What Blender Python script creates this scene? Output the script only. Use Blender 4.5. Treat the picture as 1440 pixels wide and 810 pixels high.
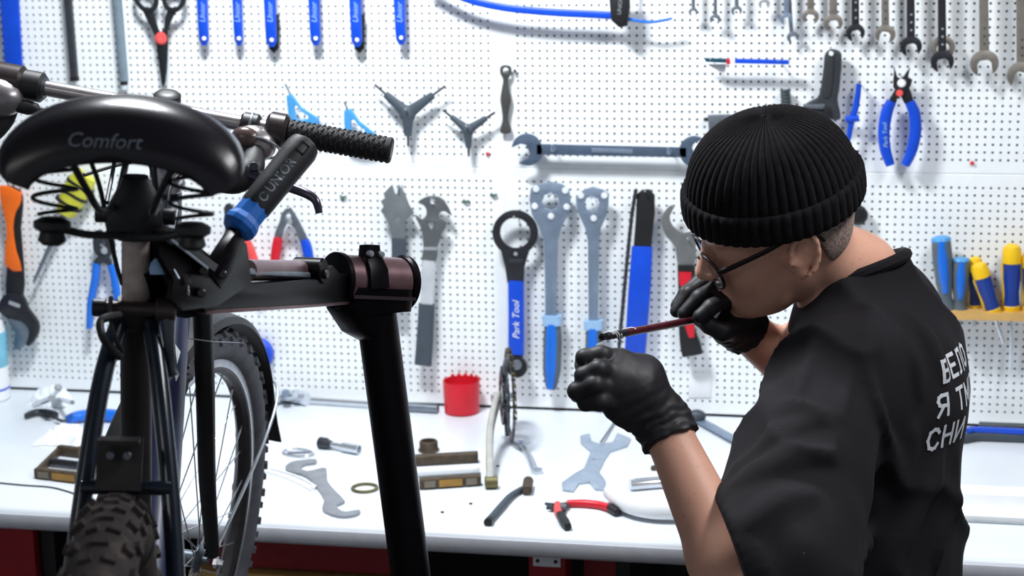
import bpy, bmesh, math, random
import numpy as np
from mathutils import Vector, Matrix
from mathutils.bvhtree import BVHTree
random.seed(7); np.random.seed(7)
for o in list(bpy.data.objects): bpy.data.objects.remove(o)
scene = bpy.context.scene
COL = scene.collection

# ------------------------------------------------------------------ camera
FPX = 2500.0; YAW, PITCH, ROLL = -0.192003582, 0.216932293, 0.0161294567
CAM = np.array([0.0, -3.518983, 1.948481])
def _axes():
    fw = np.array([math.sin(YAW)*math.cos(PITCH), math.cos(YAW)*math.cos(PITCH), -math.sin(PITCH)])
    r = np.array([math.cos(YAW), -math.sin(YAW), 0.0]); d = np.cross(fw, r)
    c, s = math.cos(ROLL), math.sin(ROLL)
    return c*r+s*d, -s*r+c*d, fw
RT, DN, FW = _axes()
cd = bpy.data.cameras.new('camera'); cam = bpy.data.objects.new('camera', cd); COL.objects.link(cam)
cd.sensor_width = 36.0; cd.lens = FPX/1440*36.0; cd.clip_start = 0.05
cam.matrix_world = Matrix(((RT[0], -DN[0], -FW[0], CAM[0]), (RT[1], -DN[1], -FW[1], CAM[1]),
                           (RT[2], -DN[2], -FW[2], CAM[2]), (0, 0, 0, 1)))
cd.dof.use_dof = True; cd.dof.focus_distance = 2.32; cd.dof.aperture_fstop = 7.0
scene.camera = cam

# ------------------------------------------------------------------ light and exposure
w = bpy.data.worlds.new('world'); scene.world = w; w.use_nodes = True
bg = w.node_tree.nodes['Background']; bg.inputs[0].default_value = (0.80, 0.88, 1.0, 1); bg.inputs[1].default_value = 0.24
def area(name, loc, target, sx, sy, power, col):
    l = bpy.data.lights.new(name, 'AREA'); l.shape = 'RECTANGLE'; l.size = sx; l.size_y = sy; l.energy = power; l.color = col
    o = bpy.data.objects.new(name, l); COL.objects.link(o); o.location = loc
    o.rotation_euler = (Vector(target)-Vector(loc)).to_track_quat('-Z', 'Y').to_euler(); return o
area('bench_ceiling_lamp', (-0.95, -0.95, 2.70), (-0.80, -0.5, 0.9), 0.34, 0.20, 46, (0.93, 0.97, 1.0))
area('room_ceiling_lamp', (0.75, -1.5, 2.75), (0.6, -1.5, 0.0), 1.2, 0.3, 30, (0.97, 0.98, 1.0))
area('camera_side_fill', (-1.4, -3.6, 2.75), (-1.0, -2.6, 0.8), 1.2, 0.6, 6, (1.0, 0.96, 0.93))  # unseen weak fill light, added to brighten surfaces facing the camera
scene.view_settings.view_transform = 'Standard'; scene.view_settings.look = 'None'
scene.view_settings.exposure = 0.0; scene.view_settings.gamma = 1.0; scene.view_settings.use_curve_mapping = False

# ------------------------------------------------------------------ pixel -> place helpers
TZ = 0.90                                   # bench top height; the pegboard face is the plane Y = 0
def ray(x, y): return RT*((x-720)/FPX) + DN*((y-405)/FPX) + FW
def at(x, y, d): return CAM + ray(x, y)*d   # point at depth d
def onwall(x, y, off=0.0):
    r = ray(x, y); return CAM + r*((-off-CAM[1])/r[1])
def ontable(x, y, lift=0.0):
    r = ray(x, y); return CAM + r*((TZ+lift-CAM[2])/r[2])

# ------------------------------------------------------------------ materials (procedural)
def lin(c):
    return tuple(((v/12.92) if v <= 0.04045 else ((v+0.055)/1.055)**2.4) for v in (x/255.0 for x in c))
MATS = {}
def mat(name, rgb, rough=0.5, metal=0.0, var=0.10, scale=40.0, bump=0.0, coat=0.0, alpha=1.0, trans=0.0, spec=0.5, detail=3.0, bscale=None):
    if name in MATS: return MATS[name]
    m = bpy.data.materials.new(name); m.use_nodes = True; nt = m.node_tree; p = nt.nodes['Principled BSDF']
    c = lin(rgb)
    tc = nt.nodes.new('ShaderNodeTexCoord'); nz = nt.nodes.new('ShaderNodeTexNoise')
    nz.inputs['Scale'].default_value = scale; nz.inputs['Detail'].default_value = detail
    nt.links.new(tc.outputs['Object'], nz.inputs['Vector'])
    rp = nt.nodes.new('ShaderNodeValToRGB')
    rp.color_ramp.elements[0].position = 0.3; rp.color_ramp.elements[1].position = 0.7
    rp.color_ramp.elements[0].color = tuple(max(0, v*(1-var)) for v in c)+(1,)
    rp.color_ramp.elements[1].color = tuple(min(1, v*(1+var)) for v in c)+(1,)
    nt.links.new(nz.outputs['Fac'], rp.inputs['Fac']); nt.links.new(rp.outputs['Color'], p.inputs['Base Color'])
    p.inputs['Roughness'].default_value = rough; p.inputs['Metallic'].default_value = metal
    p.inputs['Coat Weight'].default_value = coat; p.inputs['Coat Roughness'].default_value = 0.15
    p.inputs['Alpha'].default_value = alpha; p.inputs['Transmission Weight'].default_value = trans
    p.inputs['Specular IOR Level'].default_value = spec
    if bump:
        b = nt.nodes.new('ShaderNodeBump'); b.inputs['Strength'].default_value = bump; b.inputs['Distance'].default_value = 0.002
        n2 = nt.nodes.new('ShaderNodeTexNoise'); n2.inputs['Scale'].default_value = bscale or scale*6; n2.inputs['Detail'].default_value = 4
        nt.links.new(tc.outputs['Object'], n2.inputs['Vector']); nt.links.new(n2.outputs['Fac'], b.inputs['Height'])
        nt.links.new(b.outputs['Normal'], p.inputs['Normal'])
    MATS[name] = m; return m
def speckle(m, rgb, scale, lo, hi):          # small flecks of another colour (lint, dirt, wear)
    nt = m.node_tree; p = nt.nodes['Principled BSDF']; src = p.inputs['Base Color'].links[0].from_socket
    tc = nt.nodes.new('ShaderNodeTexCoord'); nz = nt.nodes.new('ShaderNodeTexNoise'); nz.inputs['Scale'].default_value = scale
    nt.links.new(tc.outputs['Object'], nz.inputs['Vector'])
    mr = nt.nodes.new('ShaderNodeMapRange'); mr.inputs[1].default_value = lo; mr.inputs[2].default_value = hi
    nt.links.new(nz.outputs['Fac'], mr.inputs[0])
    mx = nt.nodes.new('ShaderNodeMix'); mx.data_type = 'RGBA'
    nt.links.new(mr.outputs[0], mx.inputs[0]); nt.links.new(src, mx.inputs[6]); mx.inputs[7].default_value = lin(rgb)+(1,)
    nt.links.new(mx.outputs[2], p.inputs['Base Color']); return m
M_PEG = mat('peg_white', (240, 244, 246), 0.45, var=0.02)
M_BENCH = speckle(mat('bench_laminate', (218, 224, 231), 0.28, var=0.03, scale=8), (196, 200, 204), 260, 0.70, 0.78)
M_EDGE = mat('bench_edge', (196, 198, 206), 0.45, var=0.05)
M_DARKWALL = mat('dark_wall', (24, 25, 27), 0.9)
M_CONC = speckle(mat('concrete_floor', (96, 94, 94), 0.7, var=0.12, scale=6, bump=0.2), (60, 58, 58), 30, 0.6, 0.75)
M_CEIL = mat('ceiling_paint', (150, 154, 160), 0.9)
M_RED = mat('cabinet_red', (150, 12, 28), 0.4, var=0.08)
M_DKRED = mat('cabinet_dark_red', (140, 12, 24), 0.5, var=0.1)
M_BLACK = mat('black_plastic', (20, 20, 23), 0.5, var=0.2)
M_CAB = mat('cabinet_black', (24, 22, 26), 0.55, var=0.2)
M_RUB = mat('black_rubber', (24, 23, 26), 0.72, var=0.25, scale=60, bump=0.25)
M_BPAINT = mat('black_paint', (11, 9, 13), 0.34, var=0.2, spec=0.10)
M_BLUE = mat('blue_grip', (10, 72, 200), 0.38, var=0.07)
M_PBLUE = mat('bright_blue', (24, 108, 214), 0.35, var=0.07)
M_LBLUE = mat('light_blue', (70, 148, 206), 0.4, var=0.07)
M_SKY = mat('pale_blue', (150, 186, 222), 0.4, var=0.05)
M_STEEL = mat('steel', (184, 190, 196), 0.34, 0.6, var=0.12, scale=70)
M_SATIN = mat('satin_steel', (128, 136, 146), 0.42, 0.75, var=0.12, scale=70)
M_BLUESTEEL = mat('blue_grey_steel', (136, 152, 172), 0.42, 0.55, var=0.1)
M_DSTEEL = mat('dark_steel', (70, 74, 80), 0.42, 0.6, var=0.15)
M_GUN = mat('gunmetal', (48, 49, 54), 0.42, 0.5, var=0.15)
M_CHROME = mat('chrome', (214, 219, 225), 0.16, 0.75, var=0.05)
M_WARMST = mat('worn_nickel', (150, 144, 136), 0.4, 0.7, var=0.15)
M_GREYH = mat('grey_handle', (84, 96, 106), 0.55, var=0.08)
M_DKH = mat('slate_handle', (62, 72, 82), 0.6, var=0.1)
M_REDP = mat('red_plastic', (206, 26, 44), 0.4, var=0.06)
M_PINK = mat('salmon_grip', (226, 78, 76), 0.45, var=0.06)
M_ORANGE = mat('orange_grip', (238, 108, 22), 0.45, var=0.06)
M_YEL = mat('yellow_grip', (236, 190, 20), 0.4, var=0.05)
M_YGREEN = mat('yellow_green', (196, 196, 60), 0.45, var=0.1)
M_NAVY = mat('navy_grip', (22, 56, 140), 0.42, var=0.07)
M_WOOD = mat('shelf_wood', (206, 164, 96), 0.55, var=0.15, scale=18)
M_WHITE = mat('white_plastic', (236, 238, 240), 0.35, var=0.02)
M_PRINT = mat('white_print', (225, 228, 232), 0.6, var=0.03)
M_GRIME = mat('grimy_brown', (74, 62, 48), 0.6, 0.2, var=0.35, scale=90)
M_OLIVE = mat('olive_brass', (112, 106, 70), 0.45, 0.5, var=0.25)
M_AMBER = mat('amber_reflector', (150, 112, 44), 0.35, var=0.2)

# ------------------------------------------------------------------ mesh helpers
def V3(p): return np.asarray(p, float)
def unit(v): v = V3(v); n = np.linalg.norm(v); return v/n if n > 1e-12 else v
def perp(t):
    t = unit(t); a = np.array([0, 0, 1.0]) if abs(t[2]) < 0.9 else np.array([1.0, 0, 0])
    u = unit(np.cross(a, t)); return u, np.cross(t, u)
def smooth_path(pts, n=6, closed=False):
    P = [V3(p) for p in pts]; N = len(P); out = []
    rng = range(N) if closed else range(N-1)
    for i in rng:
        if closed: a, b, c, d = P[(i-1) % N], P[i], P[(i+1) % N], P[(i+2) % N]
        else: a, b, c, d = P[max(i-1, 0)], P[i], P[i+1], P[min(i+2, N-1)]
        for k in range(n):
            t = k/n
            out.append(0.5*((2*b)+(c-a)*t+(2*a-5*b+4*c-d)*t*t+(3*b-a-3*c+d)*t**3))
    if not closed: out.append(P[-1])
    return out
class MB:
    def __init__(s): s.v = []; s.f = []
    def add(s, v, f):
        b = len(s.v); s.v += [V3(p) for p in v]; s.f += [[i+b for i in q] for q in f]; return s
    def box(s, c, ax, h):                     # centre, three axes, half sizes
        c = V3(c); A = [unit(a)*k for a, k in zip(ax, h)]
        v = [c+i*A[0]+j*A[1]+k*A[2] for i in (-1, 1) for j in (-1, 1) for k in (-1, 1)]
        return s.add(v, [(0, 1, 3, 2), (4, 6, 7, 5), (0, 4, 5, 1), (2, 3, 7, 6), (0, 2, 6, 4), (1, 5, 7, 3)])
    def abox(s, lo, hi):
        lo, hi = V3(lo), V3(hi); return s.box((lo+hi)/2, np.eye(3), (hi-lo)/2)
    def bar(s, path, wid, thick=None, n=None, seg=12, power=2.0, caps=True):
        """swept bar: wid = radius (or list) across, thick = radius (or list) along n; power>2 squares the section"""
        P = [V3(p) for p in path]; N = len(P)
        W = wid if hasattr(wid, '__len__') else [wid]*N
        if len(W) != N: W = np.interp(np.linspace(0, 1, N), np.linspace(0, 1, len(W)), W)
        T = W if thick is None else (thick if hasattr(thick, '__len__') else [thick]*N)
        if len(T) != N: T = np.interp(np.linspace(0, 1, N), np.linspace(0, 1, len(T)), T)
        v = []; f = []; u = None
        for i in range(N):
            t = unit(P[min(i+1, N-1)]-P[max(i-1, 0)])
            if n is not None:
                nn = unit(V3(n)-t*np.dot(n, t)); u = np.cross(nn, t)
            else:
                if u is None: u, nn = perp(t)
                else:
                    u = unit(u-t*np.dot(u, t)); nn = np.cross(t, u)
            for k in range(seg):
                a = 2*math.pi*k/seg; ca, sa = math.cos(a), math.sin(a)
                if power != 2.0:
                    ca = math.copysign(abs(ca)**(2/power), ca); sa = math.copysign(abs(sa)**(2/power), sa)
                v.append(P[i]+u*W[i]*ca+nn*T[i]*sa)
        for i in range(N-1):
            for k in range(seg):
                k2 = (k+1) % seg; f.append((i*seg+k, i*seg+k2, (i+1)*seg+k2, (i+1)*seg+k))
        if caps: f.append(tuple(reversed(range(seg)))); f.append(tuple((N-1)*seg+k for k in range(seg)))
        return s.add(v, f)
    def tube(s, path, r, seg=10, closed=False):
        if closed:
            P = [V3(p) for p in path]; N = len(P); v = []; f = []; u = None
            for i in range(N):
                t = unit(P[(i+1) % N]-P[i-1])
                if u is None: u, nn = perp(t)
                else: u = unit(u-t*np.dot(u, t)); nn = np.cross(t, u)
                for k in range(seg):
                    a = 2*math.pi*k/seg; v.append(P[i]+r*(u*math.cos(a)+nn*math.sin(a)))
            for i in range(N):
                for k in range(seg):
                    j = (i+1) % N; k2 = (k+1) % seg; f.append((i*seg+k, i*seg+k2, j*seg+k2, j*seg+k))
            return s.add(v, f)
        return s.bar(path, r, seg=seg)
    def lathe(s, o, ax, prof, seg=24, closed=False):   # prof: (distance along axis, radius)
        o = V3(o); ax = unit(ax); u, w_ = perp(ax); v = []; f = []; N = len(prof)
        for (h, r) in prof:
            for k in range(seg):
                a = 2*math.pi*k/seg; v.append(o+ax*h+r*(u*math.cos(a)+w_*math.sin(a)))
        for i in range(N if closed else N-1):
            j = (i+1) % N
            for k in range(seg):
                k2 = (k+1) % seg; f.append((i*seg+k, i*seg+k2, j*seg+k2, j*seg+k))
        if not closed: f.append(tuple(reversed(range(seg)))); f.append(tuple((N-1)*seg+k for k in range(seg)))
        return s.add(v, f)
    def cyl(s, a, b, r, seg=16, ch=0.12):
        a, b = V3(a), V3(b); L = np.linalg.norm(b-a); e = min(r*ch, L*0.3)
        return s.lathe(a, b-a, [(0, r-e), (e, r), (L-e, r), (L, r-e)], seg)
    def ball(s, c, r, ax=None, seg=14, rings=9):
        c = V3(c); R_ = np.array([r]*3 if not hasattr(r, '__len__') else r); A = np.eye(3) if ax is None else np.array([unit(a) for a in ax])
        v = []; f = []
        for i in range(rings+1):
            th = math.pi*i/rings
            for k in range(seg):
                a = 2*math.pi*k/seg; l = np.array([math.sin(th)*math.cos(a), math.sin(th)*math.sin(a), math.cos(th)])*R_
                v.append(c+l[0]*A[0]+l[1]*A[1]+l[2]*A[2])
        for i in range(rings):
            for k in range(seg):
                k2 = (k+1) % seg; f.append((i*seg+k, (i+1)*seg+k, (i+1)*seg+k2, i*seg+k2))
        return s.add(v, f)
    def flat(s, loops, frame, t, bev=0.0006):
        """extruded plate with holes. loops: list of lists of 2D points in frame (o, ex, ey, n); t = thickness along n"""
        cu = bpy.data.curves.new('tmp', 'CURVE'); cu.dimensions = '2D'; cu.fill_mode = 'BOTH'
        cu.extrude = max(t/2-bev, 1e-5); cu.bevel_depth = bev; cu.bevel_resolution = 1; cu.offset = -bev
        for lp in loops:
            sp = cu.splines.new('POLY'); sp.points.add(len(lp)-1); sp.use_cyclic_u = True
            for q, p in zip(sp.points, lp): q.co = (p[0], p[1], 0, 1)
        ob = bpy.data.objects.new('tmp', cu); me = bpy.data.meshes.new_from_object(ob)
        o, ex, ey, n = [V3(a) for a in frame]
        v = [o+ex*q.co[0]+ey*q.co[1]+n*(q.co[2]+t/2) for q in me.vertices]
        s.add(v, [tuple(p.vertices) for p in me.polygons])
        bpy.data.objects.remove(ob); bpy.data.curves.remove(cu); bpy.data.meshes.remove(me); return s
ORG = {}
def obj(name, mb, material, parent=None, local=False, angle=35, smooth=True):
    """one mesh object; world-space vertices unless local; a child's mesh is stored relative to its thing's origin"""
    v = np.array(mb.v, float); me = bpy.data.meshes.new(name)
    o = bpy.data.objects.new(name, me); COL.objects.link(o)
    if parent is not None:
        o.parent = parent; org = np.zeros(3) if local else ORG[parent]; ORG[o] = org
    else:
        org = np.array([(v[:, 0].min()+v[:, 0].max())/2, (v[:, 1].min()+v[:, 1].max())/2, v[:, 2].min()]); o.location = org; ORG[o] = org
    me.from_pydata([tuple(p) for p in (v-org)], [], mb.f); me.update()
    bm = bmesh.new(); bm.from_mesh(me); bmesh.ops.remove_doubles(bm, verts=bm.verts, dist=1e-6)
    bmesh.ops.recalc_face_normals(bm, faces=bm.faces); bm.to_mesh(me); bm.free()
    if smooth:
        me.polygons.foreach_set('use_smooth', [True]*len(me.polygons)); me.set_sharp_from_angle(angle=math.radians(angle))
    if material: me.materials.append(material)
    return o
def tag(o, label, cat, group=None):
    o['label'] = label; o['category'] = cat
    if group: o['group'] = group
    return o
def thing(name, label, cat, org, group=None):
    o = bpy.data.objects.new(name, None); COL.objects.link(o); o.empty_display_size = 0.05
    o.location = org; ORG[o] = V3(org); return tag(o, label, cat, group)
def struct(o): o['kind'] = 'structure'; return o
def text_mb(txt, size, frame, t=0.0004, shear=0.0, align='CENTER'):
    cu = bpy.data.curves.new('tmp', 'FONT'); cu.body = txt; cu.size = size; cu.extrude = t/2; cu.align_x = align; cu.align_y = 'CENTER'; cu.shear = shear
    cu.resolution_u = 3
    ob = bpy.data.objects.new('tmp', cu); COL.objects.link(ob); me = bpy.data.meshes.new_from_object(ob)
    o, ex, ey, n = [V3(a) for a in frame]; mb = MB()
    mb.add([o+ex*q.co[0]+ey*q.co[1]+n*(q.co[2]+t/2) for q in me.vertices], [tuple(p.vertices) for p in me.polygons])
    bpy.data.objects.remove(ob); bpy.data.curves.remove(cu); bpy.data.meshes.remove(me); return mb
# ------------------------------------------------------------------ the setting
WN = np.array([0, -1.0, 0]); UPZ = np.array([0, 0, 1.0])
struct(obj('floor', MB().abox((-4, -5, -0.1), (3, 0.15, 0)), M_CONC, smooth=False))
struct(obj('wall_back', MB().abox((-4, 0.03, 0), (3, 0.15, 2.8)), M_DARKWALL, smooth=False))
struct(obj('ceiling', MB().abox((-4, -5, 2.8), (3, 0.15, 2.9)), M_CEIL, smooth=False))

def pegboard(x0, nx, z0, nz, name, label):
    """sheet-steel panel pierced with round holes: x0,z0 = first hole; hem folded back to the wall"""
    p = 0.015; r = 0.00255; bx, bz = 0.0298, 0.0255
    A = [(math.cos(math.radians(22.5+45*k)), math.sin(math.radians(22.5+45*k))) for k in range(8)]
    corners = [(1, 1), (-1, 1), (-1, -1), (1, -1)]
    v = []; f = []
    for i in range(nx):
        for j in range(nz):
            cx, cz = x0+i*p, z0+j*p; b = len(v)
            for (a, c) in A: v.append((cx+r*a, 0, cz+r*c))
            for (a, c) in A: v.append((cx+r*1.02*a, 0.0025, cz+r*1.02*c))
            for (a, c) in corners: v.append((cx+a*p/2, 0, cz+c*p/2))
            for k in range(8): f.append((b+k, b+(k+1) % 8, b+8+(k+1) % 8, b+8+k))
            for q in range(4):
                k0, k1 = (2*q) % 8, (2*q+1) % 8; k2 = (2*q+2) % 8
                f.append((b+16+q, b+k1, b+k0)); f.append((b+16+q, b+16+(q+1) % 4, b+k2, b+k1))
    xl, xr, zb, zt = x0-p/2, x0+(nx-0.5)*p, z0-p/2, z0+(nz-0.5)*p
    XL, XR, ZB, ZT = x0-bx, x0+(nx-1)*p+bx, z0-bz, z0+(nz-1)*p+bz
    b = len(v)
    v += [(xl, 0, zb), (xr, 0, zb), (xr, 0, zt), (xl, 0, zt), (XL, 0, ZB), (XR, 0, ZB), (XR, 0, ZT), (XL, 0, ZT),
          (XL, 0.0015, ZB-0.0015), (XR, 0.0015, ZB-0.0015), (XR, 0.0015, ZT+0.0015), (XL, 0.0015, ZT+0.0015),
          (XL, 0.03, ZB-0.0015), (XR, 0.03, ZB-0.0015), (XR, 0.03, ZT+0.0015), (XL, 0.03, ZT+0.0015)]
    for k in range(4):
        k2 = (k+1) % 4
        for a in (0, 4, 8): f.append((b+a+k, b+a+k2, b+a+4+k2, b+a+4+k))
    mb = MB(); mb.v = [V3(q) for q in v]; mb.f = f
    o = obj(name, mb, M_PEG, smooth=False); PEGS.append((XL, XR, ZB, ZT, o)); return tag(o, label, 'pegboard')
PEGS = []
ZU = 1.4355; ZL0 = 0.931
pegboard(-0.665, 128, ZU, 30, 'pegboard', 'white perforated steel pegboard panel behind the cap and the wrench row, upper right')
pegboard(-0.725-105*0.015, 106, ZU, 30, 'pegboard', 'white perforated steel pegboard panel with tyre levers and scissors, upper left')
pegboard(-0.665, 128, ZL0, 31, 'pegboard', 'white perforated steel pegboard panel above the bench behind the person and screwdrivers')
pegboard(-0.725-105*0.015, 106, ZL0, 31, 'pegboard', 'white perforated steel pegboard panel above the bench behind the bicycle')

# bench: laminate worktop with a rounded grey front edge, on a black and red cabinet
FY = -0.742
prof = [(-0.002, 0), (FY+0.012, 0), (FY+0.004, -0.003), (FY, -0.011), (FY, -0.034), (FY+0.006, -0.040), (-0.002, -0.040)]
bt = thing('workbench', 'long white laminate workbench over black and red cabinets', 'workbench', (-0.8, -0.37, 0))
def prism_x(prof, x0, x1):
    mb = MB(); n = len(prof); v = [(x0, y, z) for y, z in prof]+[(x1, y, z) for y, z in prof]
    f = [tuple(range(n)), tuple(range(2*n-1, n-1, -1))]+[(k, k+n, (k+1) % n+n, (k+1) % n) for k in range(n)]
    return mb.add(v, f)
obj('worktop', prism_x([(y, z+TZ) for y, z in prof], -3.2, 1.6), M_BENCH, bt, angle=50)
obj('edge_band', prism_x([(FY-0.0015, TZ-0.010), (FY-0.0025, TZ-0.014), (FY-0.0025, TZ-0.032), (FY-0.0012, TZ-0.036), (FY+0.003, TZ-0.038), (FY+0.003, TZ-0.009)], -3.2, 1.6), M_EDGE, bt, angle=50)
obj('back_panel', MB().abox((-3.2, -0.05, 0), (1.6, -0.03, TZ-0.04)), M_CAB, bt, smooth=False)
def bx(name, m, x0, x1, y0, y1, z0, z1): return obj(name, MB().abox((x0, y0, z0), (x1, y1, z1)), m, bt, smooth=False)
def fx(px): return ontable(px, 770, -0.04)[0]
bx('red_drawer_front', M_RED, -2.4, -1.43, FY+0.03, FY+0.05, 0.10, TZ-0.045)
bx('cabinet_side', M_CAB, -1.425, -1.40, FY+0.05, -0.05, 0.0, TZ-0.04)
# a drawer unit of dark red sheet steel standing further back under the top
bx('red_drawer_front', M_DKRED, -1.13, -0.74, FY+0.10, FY+0.12, 0.775, TZ-0.041)
bx('wooden_rail', M_WOOD, -1.16, -0.74, FY+0.085, FY+0.12, 0.755, 0.768)
bx('lower_drawer_front', M_CAB, -1.16, -0.74, FY+0.11, FY+0.13, 0.2, 0.75)
bx('red_post', M_RED, -0.525, -0.462, FY+0.035, FY+0.095, 0.0, TZ-0.040)
br = bx('bracket', M_WHITE, -0.517, -0.470, FY+0.031, FY+0.036, TZ-0.066, TZ-0.044)
for q in (-0.509, -0.478):
    obj('bracket_screw', MB().cyl((q, FY+0.031, TZ-0.056), (q, FY+0.0285, TZ-0.056), 0.0032), M_GUN, br)
bx('inner_panel', M_DKRED, -0.44, -0.385, FY+0.10, FY+0.12, 0.0, TZ-0.045)
bx('cabinet_side', M_CAB, -0.385, -0.36, FY+0.10, -0.05, 0.0, TZ-0.04)
bx('cabinet_side', M_CAB, 1.0, 1.03, FY+0.05, -0.05, 0.0, TZ-0.04)
# ------------------------------------------------------------------ tools hanging on the pegboard
OFF = 0.028
def w2(p, off): q = onwall(p[0], p[1], off); return (q[0], q[2])
def wframe(off): return ((0, -off, 0), (1, 0, 0), (0, 0, 1), WN)
def wpx(x, y): return np.linalg.norm(onwall(x+1, y)-onwall(x, y))       # metres per pixel there
def circ(c, r, off, n=20, asp=1.0, rot=0):
    m = wpx(*c); o = w2(c, off)
    return [(o[0]+r*m*math.cos(2*math.pi*k/n+rot), o[1]+r*m*asp*math.sin(2*math.pi*k/n+rot)) for k in range(n)]
def wplate(pts, t=0.005, off=OFF, sm=0, holes=(), mb=None, bev=0.0008):
    P = [w2(p, off) for p in pts]
    if sm: P = [tuple(q[:2]) for q in smooth_path([(a, b, 0) for a, b in P], sm, True)]
    return (mb or MB()).flat([P]+list(holes), wframe(off), t, bev)
def wpath(pts, off): return [onwall(x, y, off) for x, y in pts]
def wbar(pts, wpxs, th, off=OFF, sm=4, power=2.6, mb=None, seg=14):
    P = wpath(pts, off); m = wpx(*pts[0])
    if sm: P = smooth_path(P, sm)
    ws = [a*m for a in (wpxs if hasattr(wpxs, '__len__') else [wpxs, wpxs])]
    return (mb or MB()).bar(P, ws, th, WN, seg=seg, power=power)
hook_me = None; LAST = [None]
def hook(x, y, off=None, L=0.012):
    """wire peg: out of a hole of the pegboard, through the tool, tip turned up"""
    global hook_me
    q = onwall(x, y, off or OFF)
    if hook_me is None:
        me = bpy.data.meshes.new('wire_hook'); mb = MB().tube(smooth_path([(0, -0.0005, 0), (0, -0.02, 0), (0, -0.042, 0.001), (0, -0.046, 0.006)], 3), 0.0015, 6)
        me.from_pydata([tuple(p) for p in mb.v], [], mb.f); me.materials.append(M_STEEL); hook_me = me
    o = bpy.data.objects.new('wire_hook', hook_me); COL.objects.link(o); o.location = (q[0], 0, q[2]-0.0015)
    tag(o, 'second hook holding '+LAST[0] if LAST[0] in USED else ('hook holding the '+LAST[0]) if len(LAST[0].split()) < 14 else 'hook holding '+LAST[0], 'hook', 'wire hooks on the pegboard'); USED.add(LAST[0])
USED = set()
def T(name, label, cat, x, y, group=None):
    LAST[0] = label; return thing(name, label, cat, onwall(x, y, OFF), group)

# --- upper row, left to right
t = T('flat_bar_tool', 'broad blue sleeved bar hanging in the top left corner above the handlebar', 'tool', 18, 125)
obj('blue_sleeve', wplate([(-2, -60), (25, -60), (34, 103), (10, 103)], 0.010, bev=0.003), M_BLUE, t)
obj('steel_tongue', wplate([(13, 103), (31, 103), (32, 125), (14, 125)], 0.005), M_STEEL, t); hook(12, -40)
t = T('square_rod', 'dark grey straight rod hanging left of the paler rod', 'tool', 105, 113)
obj('shaft', wbar([(91, -60), (105, 112)], [5, 5], 0.0065, power=5, sm=0), M_DSTEEL, t)
obj('end_cap', wbar([(104.6, 108), (105.2, 114)], [5.6, 5.6], 0.0072, power=5, sm=0), M_BLACK, t); hook(92, -45)
t = T('round_rod', 'pale grey straight rod with a black tip ring left of the scissors', 'tool', 174, 125)
obj('shaft', wbar([(160, -60), (174.5, 114)], [6, 6], 0.008, sm=0), mat('pale_grey_rod', (128, 146, 158), 0.4, 0.3), t)
obj('tip_ring', wbar([(174.4, 113), (174.8, 119)], [5, 5], 0.0065, sm=0), M_BLACK, t)
obj('clear_tip', wbar([(174.8, 119), (175.2, 126)], [4.5, 3.5], 0.005, sm=0), mat('clear_tip', (200, 210, 214), 0.2), t); hook(161, -45)

t = T('scissors', 'black scissors with a red pivot hanging blade down on the pegboard', 'scissors', 230, 121)
M_SC = mat('scissor_black', (34, 38, 42), 0.4, 0.2)
def loop_px(c, rx, ry, off, rot=0.0, n=26):
    m = wpx(*c); o = w2(c, off); R = []
    for k in range(n):
        a = 2*math.pi*k/n; x, y = rx*m*math.cos(a), ry*m*math.sin(a)
        R.append((o[0]+x*math.cos(rot)-y*math.sin(rot), o[1]+x*math.sin(rot)+y*math.cos(rot)))
    return R
for s, c, dz in ((-1, (206, -5), 0.0), (1, (246, -5), 0.004)):
    mb = MB().flat([loop_px(c, 17, 22, OFF+dz, -s*0.35), loop_px(c, 11, 15, OFF+dz, -s*0.35)], wframe(OFF+dz), 0.006, 0.0015)
    arm = [(c[0]+s*6, 10), (c[0]-s*8, 18), (227-s*4+s*2, 45), (227-s*8, 62), (229-s*5, 85), (231, 121), (231+s*3, 90), (228+s*9, 55), (228+s*10, 40), (c[0]+s*10, 16)]
    if s < 0: arm = [(200, 12), (213, 38), (220, 56), (223, 80), (228, 116), (231, 121), (232, 90), (233, 56), (224, 42), (218, 22), (214, 12)]
    else: arm = [(252, 10), (245, 22), (237, 42), (237, 60), (235, 100), (231, 121), (229, 90), (222, 56), (231, 40), (233, 25), (238, 12)]
    wplate(arm, 0.004, OFF+dz, mb=mb, sm=2)
    obj('blade', mb, M_SC, t)
obj('pivot', MB().cyl(onwall(227, 54, OFF), onwall(227, 54, OFF+0.014), 8.5*wpx(227, 54), 18, 0.3), M_PINK, t); hook(206, -18)

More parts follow.
